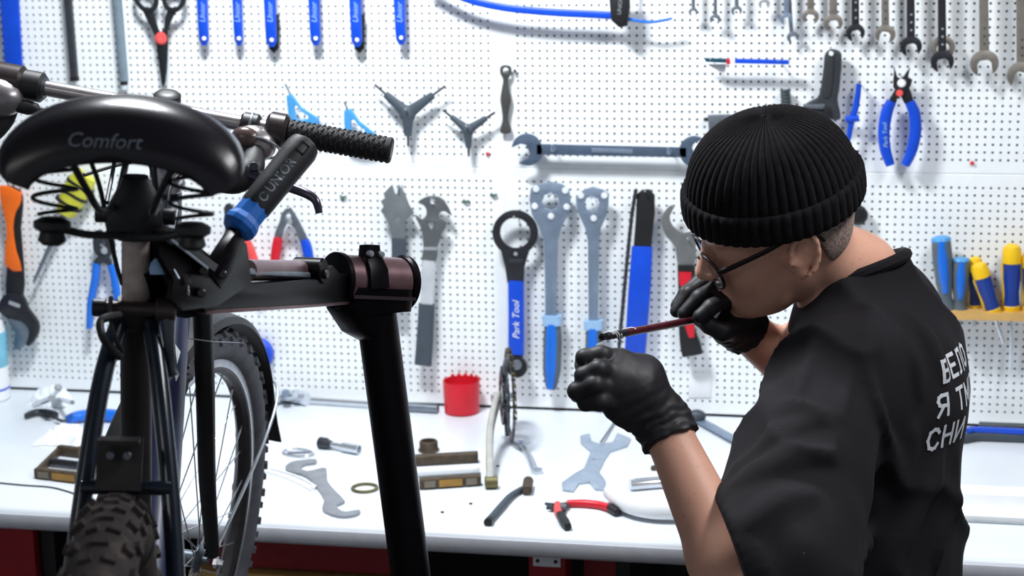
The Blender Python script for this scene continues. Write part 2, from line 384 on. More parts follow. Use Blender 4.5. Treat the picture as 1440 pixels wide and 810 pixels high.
NTH = ['first', 'second', 'third', 'fourth', 'fifth', 'sixth']
LV = [(278, 293, 287, 64), (329, 342, 336, 64), (372, 389, 382, 66), (435, 451, 444, 64), (492, 509, 502, 66), (555, 571, 564, 63)]
for i, (xa, xb, xc, yb) in enumerate(LV):
    lab = {0: 'blue plastic tyre lever hanging nearest to the scissors', 2: 'third blue tyre lever from the scissors, a black clip showing beside its tip',
           4: 'fifth blue tyre lever from the scissors, a black strip showing behind its tip', 5: 'last blue tyre lever of the row, farthest from the scissors'}.get(i, NTH[i]+' blue plastic tyre lever in the row counted from the scissors')
    t = T('tyre_lever', lab, 'tyre lever', xc, yb, 'blue tyre levers'); hw = (xb-xa)/2
    P = wpath([(xc-5, -70), (xc-2.5, 0), (xc-1, 40), (xc, yb-8), (xc+0.5, yb)], OFF)
    th = [0.004, 0.006, 0.006, 0.0055, 0.002]; m = wpx(xc, 30)
    obj('lever', MB().bar(P, [hw*m, hw*m, hw*m*0.95, hw*m*0.9, hw*m*0.4], th, WN, power=3), M_BLUE, t)
    obj('eyelet', MB().cyl(onwall(xc, yb-10, OFF+0.004), onwall(xc, yb-10, OFF+0.0075), 2.8*m, 12), M_WHITE, t)
    fr = (onwall(xc-2, 18, OFF+0.0062), unit(onwall(xc-2, 0, OFF)-onwall(xc-1, 40, OFF)), unit(np.cross(WN, unit(onwall(xc-2, 0, OFF)-onwall(xc-1, 40, OFF)))), WN)
    obj('lettering', text_mb('Unior', 0.017, fr, shear=0.25), M_SKY, t)
    if i in (2, 4):
        obj('backing_clip', wplate([(xc-4, 20), (xc+hw+3, 20), (xc+hw+2, yb+2), (xc+4, yb+9), (xc-3, yb+2)], 0.004, OFF-0.010), M_BLACK, t)
    hook(xc-5, -55)

t = T('dishing_gauge', 'long blue bowed gauge bar with a black slider under the top edge', 'tool', 860, 30)
P = [(600, -30), (650, -4), (700, 9), (760, 16), (830, 20), (866, 22)]
obj('bow', wbar(P, [5.2, 5.2], 0.006, power=4, off=0.045), M_BLUE, t)
obj('thin_end', wbar([(866, 22), (885, 27), (915, 31), (945, 26)], [2.6, 1.8], 0.003, off=0.045), M_PBLUE, t)
obj('slider', wplate([(857, -14), (886, -14), (887, 10), (883, 36), (872, 38), (861, 28)], 0.018, 0.040, bev=0.003), M_BLACK, t)
fr = (onwall(872, 8, 0.0585), unit(onwall(874, -10, .05)-onwall(870, 30, .05)), unit(np.cross(WN, unit(onwall(874, -10, .05)-onwall(870, 30, .05)))), WN)
obj('lettering', text_mb('UNIOR', 0.011, fr), M_STEEL, t)
for dx, a in ((0, (858, 0)), (1, (935, 0))):
    pass
obj('support_rod', MB().tube([onwall(905, -30, 0.0), onwall(876, 2, 0.046)], 0.003, 8), M_STEEL, t)

def tri_key(name, label, outer, tips):
    t = T(name, label, 'hex key', outer[0][0], outer[-1][1], 'three-way hex keys')
    cx = sum(p[0] for p in outer)/len(outer); cy = sum(p[1] for p in outer)/len(outer)
    inner = [w2((cx+(p[0]-cx)*0.42, cy+(p[1]-cy)*0.42), OFF) for p in outer]
    obj('handle', wplate(outer, 0.010, OFF, holes=[inner], bev=0.003), M_LBLUE, t)
    for a, b in tips: obj('hex_tip', MB().tube(wpath([a, b], OFF+0.005), 0.0022, 6), M_SATIN, t)
    hook(cx, cy-4)
tri_key('triangle_hex_key', 'light blue triangular hex key above the grip, left of its twin', [(404, 134), (411, 131), (426, 151), (450, 166), (450, 175), (428, 180), (413, 178), (407, 163)], [((408, 132), (401, 118)), ((449, 170), (459, 178)), ((413, 177), (407, 188))])
tri_key('triangle_hex_key', 'light blue triangular hex key half hidden by the handlebar grip', [(485, 155), (495, 152), (507, 170), (530, 188), (527, 198), (505, 200), (487, 194), (485, 172)], [((489, 154), (484, 143)), ((528, 192), (538, 198))])
def y_key(label, c, ends, r, dark):
    t = T('y_hex_key', label, 'hex key', ends[2][0], ends[2][1], 'y-shaped hex keys'); m = wpx(*c)
    mb = MB()
    for e in ends:
        k = (c[0]+(e[0]-c[0])*0.68, c[1]+(e[1]-c[1])*0.68)
        mb.bar(wpath([c, ((c[0]+k[0])/2, (c[1]+k[1])/2), k], OFF), [r*m*1.15, r*m*0.85, r*m*0.62], [0.007, 0.0055, 0.0045], WN, seg=12)
    mb.ball(onwall(c[0], c[1], OFF), (r*m*1.5, 0.008, r*m*1.5))
    obj('handle', mb, dark, t)
    for e in ends:
        k = (c[0]+(e[0]-c[0])*0.66, c[1]+(e[1]-c[1])*0.66)
        obj('hex_tip', MB().bar(wpath([k, e], OFF), 0.0024, 0.0024, WN, seg=6), M_GUN, t)
    hook(c[0], c[1]-6)
y_key('larger dark grey Y-shaped hex key beside the small one', (573, 160), [(527, 119), (626, 121), (574, 206)], 8, M_DKH)
y_key('smaller dark grey Y-shaped hex key above the long double wrench', (658, 183), [(623, 155), (696, 158), (659, 220)], 6, M_DKH)
t = T('spoke_wrench', 'narrow dark steel flat spanner with a ring head between the panels', 'wrench', 711, 187)
out = [(704, 94), (711, 91), (719, 94), (719, 104), (715, 112), (716, 125), (719, 140), (716, 155), (715, 168), (719, 180), (717, 187), (705, 187), (704, 180), (707, 168), (706, 155), (704, 140), (706, 125), (708, 112), (704, 104)]
obj('body', wplate(out, 0.004, 0.010, sm=3, holes=[circ((711.5, 99), 4, 0.010)]), mat('old_steel', (84, 84, 82), 0.45, 0.5), t)
obj('peg', MB().cyl(onwall(724, 99.5, 0), onwall(724, 99.5, 0.012), 0.003), M_BLACK, t)

# long double-ended open wrench, horizontal
def open_head(c, r, ang, jaw, depth, off, n=36):
    """outline (2D) of an open-ended head, opening towards angle ang; jaw = opening width, depth in from the rim (px)"""
    m = wpx(*c); o = np.array(w2(c, off)); d = np.array([math.cos(ang), math.sin(ang)]); q = np.array([-d[1], d[0]])
    pts = []; a0 = math.asin(min(0.95, jaw/2/r))
    for k in range(n+1):
        a = a0+(2*math.pi-2*a0)*k/n
        rr = r*(1.0+0.06*abs(math.sin(a))); pts.append(o+m*rr*(d*math.cos(a)+q*math.sin(a)))
    j = jaw/2; bot = r-depth
    pts += [o+m*(d*(bot+j*0.5)-q*j), o+m*(d*bot-q*j*0.6), o+m*(d*bot+q*j*0.6), o+m*(d*(bot+j*0.5)+q*j)]
    return [tuple(p) for p in pts]
t = T('headset_wrench', 'long blue-grey double open wrench hung horizontally beside the cap', 'wrench', 860, 222)
mb = MB().flat([open_head((742, 210), 21, math.radians(205), 22, 22, OFF)], wframe(OFF), 0.006, 0.001)
mb.flat([open_head((977, 213), 21, math.radians(25), 22, 22, OFF)], wframe(OFF), 0.006, 0.001)
wplate([(755, 202), (966, 207), (966, 221), (755, 217)], 0.006, mb=mb)
obj('body', mb, mat('wrench_slate', (88, 104, 126), 0.42, 0.45), t)
obj('raised_panel', wplate([(832, 208), (890, 209.5), (890, 216), (832, 214.5)], 0.0015, OFF+0.006), M_BLUESTEEL, t)
for x, y in ((778, 210), (941, 214)): obj('stamped_dot', MB().cyl(onwall(x, y, OFF+0.005), onwall(x, y, OFF+0.0078), 4*wpx(x, y), 14), M_BLUESTEEL, t); hook(x, y-6)

# open and combination wrenches in the top right row
WR = [(975, 22, 12, 5, M_SATIN, 'tiny pale spanner', 8), (1006, 33, 14, 5, M_SATIN, 'small pale spanner', -10), (1036, 21, 14, 6, M_SATIN, 'small pale spanner', 10), (1075, 12, 15, 6, M_STEEL, 'short pale spanner', 0),
      (1106, 34, 17, 8, M_BLUESTEEL, 'bluish spanner', 12), (1140, 33, 22, 10, M_WARMST, 'nickel open wrench', -8), (1172, 43, 25, 11, M_WARMST, 'nickel open wrench', 8), (1203, 57, 25, 11, M_GUN, 'dark open wrench', 14),
      (1245, 60, 27, 11, M_WARMST, 'worn nickel open wrench', -10), (1281, 78, 29, 12, M_GUN, 'dark open wrench', 10), (1325, 100, 31, 12, M_GUN, 'dark combination wrench', 12), (1384, 106, 38, 14, M_WARMST, 'large worn nickel open wrench', 8), (1437, 124, 40, 15, M_WARMST, 'largest nickel open wrench', -12)]
PL = ['at the left end of the wrench row', 'second from the left of the wrench row', 'third from the left of the wrench row', 'ending highest of the wrench row', 'with a forked tip hanging below it, above the blue straight gauge', 'sixth from the left of the wrench row',
      'just left of the first dark wrench', 'above the grey chain tool', 'between the two dark wrenches left of the pliers', 'above the blue snap-ring pliers', 'right of the blue pliers, a second head behind it', 'second from the right edge', 'cut by the right edge of the picture']
for (x, yb, hw, sw, m_, kind, ang), pl in zip(WR, PL):
    r = hw/2; cy = yb-r*0.9; t = T('open_wrench', kind+' '+pl, 'wrench', x, yb, 'wrenches hanging in the top right row')
    lean = 0.02*(1207-x)/600
    mb = MB().flat([open_head((x, cy), r, math.radians(-90+ang), hw*0.52, hw*0.62, OFF)], wframe(OFF), 0.0065, 0.001)
    obj('open_head', mb, m_, t)
    obj('shaft', wbar([(x+120*lean-1, -80), (x, cy-r*0.75)], [sw/2*0.9, sw/2], 0.0035, off=OFF+0.003, power=4, sm=0), m_, t)
    if yb > 50:
        for k in range(3): obj('stamped_mark', MB().cyl(onwall(x+0.5, cy-r-8-k*11, OFF+0.0060), onwall(x+.5, cy-r-8-k*11, OFF+0.0072), 0.0022, 8), M_STEEL if m_ is M_GUN else M_DSTEEL, t)
    hook(x+2, -55)
    if x == 1106: obj('forked_tip', MB().flat([open_head((1115, 52), 8, math.radians(-70), 8, 9, OFF-.008)], wframe(OFF-.008), 0.004, 0.0008), M_SATIN, t); obj('rear_shaft', wbar([(1106, -60), (1113, 46)], [3, 3], 0.002, off=OFF-.006, sm=0), M_SATIN, t)
    if x == 1325: obj('rear_ring_head', MB().flat([circ((1326, 66), 17, OFF-.009), circ((1326, 68), 9, OFF-.009)], wframe(OFF-.009), 0.007, 0.001), M_WARMST, t); obj('rear_shaft', wbar([(1324, -60), (1326, 50)], [5, 5], 0.003, off=OFF-.006, sm=0), M_WARMST, t)

t = T('straight_gauge', 'thin blue straight gauge bar with a red mark below the small spanners', 'gauge', 1050, 92)
G = 0.045
obj('bar', wplate([(1034, 82), (1110, 84), (1110, 90), (1034, 88.5)], 0.010, G-.01, bev=0.001), M_BLUE, t)
obj('dark_end', wplate([(991, 81), (1022, 82), (1022, 88), (993, 86.5)], 0.010, G-.01, bev=0.001), mat('teal_dark', (20, 70, 90), 0.4), t)
obj('red_mark', wplate([(1022, 82.5), (1027, 82.5), (1027, 90), (1022, 90)], 0.011, G-.01, bev=0.001), M_REDP, t)
obj('white_joint', wplate([(1027, 82.5), (1034, 82.5), (1034, 89), (1027, 89)], 0.0095, G-.01, bev=0.001), M_WHITE, t)
obj('pointer', wplate([(993, 90), (1022, 90), (1019, 104)], 0.002, G-.02, bev=0.0004), M_WHITE, t); hook(1000, 84); hook(1095, 85)
t = T('chain_breaker', 'grey chain tool with a long slotted handle right of the cap', 'chain tool', 1155, 168)
obj('body', wplate([(1152, 132), (1158, 95), (1160, 76), (1168, 69), (1180, 71), (1184, 82), (1181, 120), (1178, 140), (1182, 160), (1178, 168), (1150, 163), (1132, 157), (1130, 148), (1142, 140)], 0.014, OFF-.008, sm=3, bev=0.003), M_DSTEEL, t)
obj('handle_slot', wplate([(1156, 128), (1161, 84), (1166, 77), (1172, 80), (1171, 110), (1168, 132), (1162, 138)], 0.003, OFF+0.0055, sm=2), mat('slot_dark', (44, 48, 52), 0.5), t)
obj('hanging_hole', MB().cyl(onwall(1169, 75, OFF), onwall(1169, 75, OFF+0.0085), 3.6*wpx(1169, 75), 12), M_WHITE, t)
obj('cradle', wplate([(1131, 147), (1160, 146), (1160, 153), (1131, 152)], 0.006, OFF+0.005), M_SATIN, t)
obj('screw_block', wplate([(1158, 150), (1167, 150), (1168, 164), (1158, 163)], 0.008, OFF+0.004), M_GUN, t); hook(1168, 68)
t = T('coil_spring', 'small dark ribbed handle end just above the cap', 'tool', 1105, 165)
mb = MB().bar(wpath([(1104, 126), (1107, 168)], 0.018), [6.5*wpx(1104, 140)]*2, 0.008, WN)
for k in range(9): mb.tube([V3(onwall(1104.2+k*.33, 128+k*4.4, 0.018))+0.0095*np.array([math.cos(a), math.sin(a)*0.9, 0]) for a in np.linspace(0, 2*math.pi, 15)[:-1]], 0.0016, 6, closed=True)
obj('ribbed_grip', mb, mat('rib_grey', (62, 74, 78), 0.6), t)
t = T('blue_reamer', 'slim blue T-shaped tool between chain tool and pliers', 'tool', 1195, 206)
obj('handle', wbar([(1208, 118), (1206, 135), (1203, 152), (1199, 165)], [3.6, 4.2, 4.5, 5], 0.006), M_BLUE, t)
obj('collar', wbar([(1189, 168), (1208, 166)], [5, 5], 0.009, sm=0), M_BLUE, t)
obj('stem', wbar([(1198, 168), (1194, 190), (1191, 208)], [4.5, 3.6, 2.6], 0.005), M_BLUE, t); hook(1207, 116)

def pliers(label, jaws, pivot, pr, handles, mj, mh, wh, th=0.010, name='pliers', cat='pliers', extra=None, sm=5, jt=0.008, mpv=None, off=OFF):
    ylow = max(p[1] for h in handles for p in h); t = T(name, label, cat, pivot[0], ylow, None)
    for i, j in enumerate(jaws): obj('jaw', wplate(j, jt, off+(i-0.5)*0.002, sm=2), mj if not isinstance(mj, (list, tuple)) else mj[i], t)
    obj('pivot', MB().cyl(onwall(pivot[0], pivot[1], off), onwall(pivot[0], pivot[1], off+jt+0.004), pr*wpx(*pivot), 16, 0.3), mpv or M_STEEL, t)
    for i, h in enumerate(handles):
        m_ = mh[i] if isinstance(mh, (list, tuple)) else mh
        obj('handle', wbar(h, wh, th, off=off+0.004, sm=sm), m_, t)
    hook(pivot[0], pivot[1]-pr-3, off); return t
t = pliers('blue snap-ring pliers with black jaws and red dot, hanging jaws up', [[(1257, 92), (1262, 108), (1270, 112), (1281, 128), (1284, 146), (1275, 150), (1266, 134), (1256, 122), (1257, 104)], [(1280, 94), (1277, 108), (1283, 112), (1276, 128), (1262, 138), (1258, 150), (1249, 145), (1256, 130), (1262, 118), (1270, 108)]],
           (1268, 117), 6.2, [[(1254, 142), (1247, 158), (1243, 185), (1245, 210), (1252, 232)], [(1279, 143), (1286, 160), (1287.5, 185), (1282, 212), (1273, 232)]], M_BLACK, M_BLUE, [7, 8.5, 8.5, 8, 6.5], mpv=M_WHITE)
obj('red_dot', MB().cyl(onwall(1265, 131, OFF), onwall(1265, 131, OFF+0.012), 5*wpx(1265, 131), 16), M_PINK, t)
fr = (onwall(1245, 190, OFF+0.0143), unit(onwall(1244, 170, .03)-onwall(1246, 210, .03)), unit(np.cross(WN, unit(onwall(1244, 170, .03)-onwall(1246, 210, .03)))), WN)
obj('lettering', text_mb('Park Tool', 0.012, fr, shear=0.2), M_SKY, t)
t = T('alignment_block', 'small grey clamp block half hidden left of the cap', 'tool', 1012, 190)
obj('body', wplate([(996, 161), (1028, 160), (1030, 176), (1024, 178), (1024, 190), (998, 190)], 0.014, 0.008, bev=0.002), M_SATIN, t)
obj('screw', MB().cyl(onwall(990, 168, 0.016), onwall(1034, 168, 0.016), 0.004), M_GUN, t)

# --- lower row, left to right
t = T('adjustable_wrench', 'large adjustable wrench with orange and black handle hanging head down', 'wrench', 30, 487)
obj('handle_core', wplate([(4, 262), (30, 266), (34, 290), (31, 320), (35, 372), (34, 418), (11, 420), (12, 372), (14, 322), (8, 300)], 0.010, sm=2, bev=0.003), M_BLACK, t)
obj('orange_inlay', wplate([(2, 260), (32, 269), (31, 288), (26, 296), (22, 318), (26, 350), (34, 380), (10, 371), (13, 325), (9, 300)], 0.014, OFF-.001, sm=2, bev=0.003), M_ORANGE, t)
obj('head', wplate([(11, 412), (33, 412), (42, 432), (56, 452), (56, 468), (46, 484), (40, 482), (45, 464), (34, 450), (14, 446), (2, 436), (1, 428)], 0.014, sm=2, bev=0.002), M_GUN, t)
obj('sliding_jaw', wplate([(12, 445), (34, 449), (44, 463), (38, 484), (22, 490), (24, 466)], 0.011, OFF+.001, sm=2), M_SATIN, t)
obj('worm_screw', MB().cyl(onwall(14, 424, OFF+0.008), onwall(30, 430, OFF+0.008), 0.0075, 12), M_STEEL, t)
obj('hanger', MB().tube(smooth_path(wpath([(12, 262), (10, 246), (16, 240), (20, 262)], OFF+.006), 4), 0.0015, 6), M_GUN, t); hook(16, 248)
t = T('screwdriver', 'screwdriver with yellow-green handle hanging slanted behind the saddle', 'screwdriver', 50, 395)
obj('handle', wbar([(122, 246), (112, 262), (100, 284), (92, 300)], [14, 19, 17, 12], 0.016), M_YGREEN, t)
for k in range(3): obj('grip_stripe', wbar([(114-k*8, 258+k*13), (112-k*8, 262+k*13)], [20, 20], 0.0165, sm=0), M_GUN, t)
obj('blade', wbar([(92, 300), (78, 330), (48, 396)], [5, 4, 2], 0.004, sm=0), M_SATIN, t); hook(118, 242)
pliers('blue-handled pliers hanging left of the seat post', [[(133, 330), (141, 322), (147, 330), (147, 352), (158, 366), (154, 374), (140, 360), (133, 350)], [(161, 332), (154, 322), (148, 330), (148, 352), (133, 366), (140, 374), (156, 360), (162, 348)]], (147, 352), 5,
       [[(136, 370), (134, 392), (128, 425), (126, 461)], [(157, 372), (162, 395), (166, 430), (164, 462)]], M_DSTEEL, M_PBLUE, [5, 5, 4.5, 3.5])
pliers('pliers with orange handles half hidden behind the stand lever', [[(316, 292), (324, 285), (333, 300), (340, 320), (350, 336), (343, 342), (330, 326), (320, 312)], [(332, 290), (338, 296), (330, 318), (322, 340), (314, 338), (322, 312)]], (330, 318), 5,
       [[(346, 337), (352, 352), (360, 376), (364, 400)], [(318, 338), (314, 360), (312, 400)]], M_DSTEEL, M_PINK, [5, 6, 5.5, 5], jt=0.007)
pliers('cable cutter with one red and one blue handle above the stand arm', [[(397, 300), (404, 292), (408, 296), (402, 304), (405, 312), (400, 322), (396, 338), (386, 338), (390, 320), (394, 312)], [(415, 300), (409, 291), (406, 296), (411, 304), (407, 312), (416, 322), (424, 342), (434, 338), (426, 320), (420, 308)]], (407, 312), 4.5,
       [[(391, 334), (389, 350), (385, 378)], [(428, 337), (432, 350), (438, 380)]], M_SATIN, [M_REDP, M_BLUE], [5.5, 7, 5.5], jt=0.006)
t = T('pedal_wrench', 'grey wrench with a toothed vise head and slate handle behind the clamp', 'wrench', 560, 435)
obj('head', wplate([(552, 259), (556, 272), (559, 272), (561, 259), (570, 272), (576, 288), (583, 299), (571, 309), (570, 337), (552, 337), (549, 318), (540, 302), (536, 296), (540, 290), (536, 282), (542, 278), (540, 272), (547, 264)], 0.005, holes=[circ((560, 306), 2.2, OFF)]), mat('cast_grey', (126, 132, 136), 0.5, 0.5), t)
obj('handle', wbar([(561, 335), (561, 385), (560, 436)], [10, 10, 9.5], 0.007, power=4), M_DKH, t); hook(561, 262)
t = T('cone_wrench', 'double hook head wrench with shiny neck and slate handle beside the clamp', 'wrench', 596, 513)
obj('head', wplate([(588, 284), (598, 277), (611, 275), (625, 281), (636, 303), (627, 297), (620, 298), (618, 306), (629, 313), (622, 328), (616, 347), (613, 370), (594, 370), (596, 346), (593, 322), (583, 301), (594, 308), (600, 302), (600, 294), (596, 288)], 0.005, sm=2, holes=[circ((609, 283), 3.6, OFF), circ((607, 316), 7, OFF, 3, rot=0.5)]), mat('wrench_grey', (112, 116, 118), 0.45, 0.6), t)
obj('band', wplate([(595, 347), (615, 347.5), (615, 352), (595, 351.5)], 0.0015, OFF+.0048), M_STEEL, t)
obj('neck', wbar([(603.5, 366), (602, 395), (600, 430)], [10.5, 9.5, 9], 0.006, power=4), mat('bright_neck', (214, 218, 222), .25, .3), t)
obj('handle', wbar([(600, 427), (598, 470), (595, 513)], [11, 11.5, 12], 0.008, power=4), M_DKH, t); hook(609, 280)
t = T('bottom_bracket_wrench', 'black ring spanner with a blue sleeve and a small roller below it', 'wrench', 727, 530)
ringo = [(725+32*math.cos(a), 327-32*math.sin(a)) for a in np.linspace(math.radians(-52), math.radians(232), 34)]
obj('ring_head', wplate(ringo+[(711, 375), (714, 397), (737, 397), (738, 375)], 0.006, holes=[circ((725, 327), 21, OFF, 32)]), M_GUN, t)
obj('head_stamp', wplate([(716, 364), (735, 364), (735, 369), (716, 369)], 0.0012, OFF+.0058), M_DSTEEL, t)
obj('stud', MB().cyl(onwall(725, 357, OFF+.004), onwall(725, 357, OFF+.008), 0.004, 12), M_STEEL, t)
obj('blue_sleeve', wbar([(725.5, 394), (726, 440), (726, 498)], [11, 11, 11], 0.007, power=5), M_BLUE, t)
dirv = unit(onwall(725.5, 400, .03)-onwall(726, 496, .03))
obj('lettering', text_mb('Park Tool', 0.020, (onwall(726, 450, OFF+0.0074), dirv, unit(np.cross(WN, dirv)), WN), shear=0.25), M_PRINT, t)
obj('tongue', wplate([(717, 497), (736, 497), (736, 512), (730, 522), (722, 522), (717, 512)], 0.005), M_DSTEEL, t)
obj('roller', MB().lathe(onwall(728, 515, OFF), WN, [(0, 6*0.00143), (0, 0.0215), (0.012, 0.0215), (0.012, 0.013), (0.014, 0.013), (0.014, 0.003)], 26), M_BLACK, t)
obj('roller_hub', MB().cyl(onwall(727, 513, OFF+.008), onwall(727, 513, OFF+.0175), 0.0105, 18), M_SATIN, t); hook(725, 305)

def ring_wrench(label, outline, hc, hr, collar, hpath, hw, studs):
    t = T('ring_wrench', label, 'wrench', hpath[-1][0], hpath[-1][1])
    hole = []
    o = w2(hc, OFF); m = wpx(*hc)
    for k in range(48):
        a = 2*math.pi*k/48; rr = hr*m*(1+0.06*math.cos(8*a)); hole.append((o[0]+rr*math.cos(a), o[1]+rr*math.sin(a)))
    obj('body', wplate(outline, 0.006, sm=0, holes=[hole], bev=0.0015), M_BLUESTEEL, t)
    for s in studs: obj('stud', MB().cyl(onwall(s[0], s[1], OFF+.004), onwall(s[0], s[1], OFF+.0085), 4.6*m, 14, 0.3), mat('bright_stud', (226, 231, 238), .3, .2), t)
    obj('collar', wbar(collar, [13.5, 13], 0.013, power=4, sm=0), M_SKY, t)
    obj('handle', wbar(hpath, hw, [0.011, 0.012, 0.012, 0.007], power=2.6), M_GREYH, t)
    obj('blue_inlay', wbar([(p[0]-1.5, p[1]) for p in hpath], [a*0.62 for a in hw], [0.006, 0.006, 0.006, 0.004], off=OFF+0.008, power=2.4), M_PBLUE, t); hook(hc[0], hc[1]-hr+1)
    return t
ring_wrench('taller of the two blue-handled ring wrenches with a hexagonal head', [(747, 264), (760, 258), (775, 255), (790, 258), (801, 266), (803, 280), (800, 300), (789, 322), (785, 338), (783, 444), (767, 444), (766, 338), (758, 318), (748, 300), (745, 280)], (775, 283), 11.5,
            [(776.5, 443), (777, 457)], [(777, 456), (777, 480), (776, 520), (775, 547)], [11, 13, 12.5, 7], [(754, 266), (795, 268), (752, 290), (797, 291), (775, 304)])
ring_wrench('shorter blue-handled ring wrench whose handle disappears behind the gloved fist', [(810, 275), (822, 266), (834, 262), (848, 266), (857, 272), (856, 288), (852, 305), (845, 322), (843, 338), (841, 452), (828, 452), (827, 338), (823, 320), (814, 300), (811, 288)], (833, 286), 10,
            [(834.5, 450), (835, 463)], [(835, 462), (835, 490), (834, 520), (833, 548)], [10.5, 12, 11.5, 7], [(817, 275), (850, 275), (835, 307)])
t = T('chain_whip', 'chain whip with black blade, blue sleeve and a chain along its edge', 'chain whip', 893, 512)
obj('blade', wplate([(896, 272), (904, 266), (914, 266), (921, 274), (921, 300), (916, 350), (891, 350), (894, 310)], 0.005, sm=0), M_BLACK, t)
obj('blue_sleeve', wplate([(889, 345), (918, 346), (916, 400), (907, 512), (878, 512), (884, 410)], 0.011, OFF-.003, bev=0.003), M_BLUE, t)
cp = smooth_path(wpath([(894, 268), (889, 300), (885, 335), (881, 375), (876, 430), (872, 470), (870, 496)], OFF+.007), 6)
def resample(P, d):
    P = [V3(p) for p in P]; out = [P[0]]; acc = 0
    for a, b in zip(P, P[1:]):
        L = np.linalg.norm(b-a); s = d-acc
        while s <= L: out.append(a+(b-a)*s/L); s += d
        acc = L-(s-d)
    return out
def chain(path, name, parent, n, m_in=None, m_out=None, pitch=0.0127, wdt=0.0042):
    """roller chain: each link a pair of waisted plates with a roller"""
    Q = resample(path, pitch)
    for i, (a, b) in enumerate(zip(Q, Q[1:])):
        mb = MB(); d = unit(b-a); s = unit(np.cross(n, d)); k = 0.0022 if i % 2 else 0.0034
        for e in (-1, 1):
            c = [a-d*wdt*0.6, a+s*0, a, (a+b)/2, b, b+d*wdt*0.6]
            mb.bar([x+n*e*k for x in (a-d*wdt*0.8, a, (a+b)/2, b, b+d*wdt*0.8)], [wdt*0.5, wdt, wdt*0.72, wdt, wdt*0.5], 0.0006, n, seg=8)
        mb.cyl(a-n*0.0042, a+n*0.0042, 0.0024, 8)
        obj('chain_link', mb, (m_in if i % 2 else m_out) or M_GUN, parent)
chain(cp, 'chain', t, np.array([0, -1.0, 0]), M_GUN, M_DSTEEL); hook(908, 268)
t = T('hook_spanner', 'red and black handled hook spanner with a grey claw behind the far glove', 'wrench', 965, 499)
obj('claw', wplate([(942, 289), (934, 298), (930, 312), (937, 332), (951, 348), (954, 376), (976, 376), (979, 345), (984, 330), (988, 318), (978, 322), (962, 327), (947, 318), (942, 304), (949, 290)], 0.006, sm=2), mat('claw_grey', (128, 130, 130), 0.45, 0.55), t)
obj('handle', wbar([(965, 372), (966, 420), (966, 460), (971, 485), (974, 499)], [12.5, 12, 11.5, 15, 15], 0.009, power=3), M_BLACK, t)
obj('red_inlay', wbar([(964, 382), (964, 396), (966, 405)], [9, 9, 7], 0.006, off=OFF+.0055, power=3), M_REDP, t)
obj('red_inlay', wbar([(970, 440), (970, 458), (973, 474)], [6, 7, 4], 0.006, off=OFF+.0055, power=3), M_REDP, t); hook(968, 335)
t = T('rubber_knob_tool', 'black rubber knob on the pegboard just behind the back of the head', 'tool', 1210, 318)
obj('knob', MB().lathe(onwall(1206, 300, 0.0), WN, [(0, 0.006), (0.004, 0.018), (0.022, 0.020), (0.028, 0.014), (0.029, 0.004)], 18), M_BLACK, t)
for nm, c, lb in (('price_card', (547, 458), 'small white card pinned below the toothed vise wrench'), ('price_card', (984, 541), 'small off-white card pinned under the hook spanner')):
    tag(obj(nm, wplate([(c[0]-16, c[1]-18), (c[0]+16, c[1]-18), (c[0]+16, c[1]+18), (c[0]-16, c[1]+18)], 0.0015, 0.0005, bev=0.0003), M_WHITE), lb, 'card')

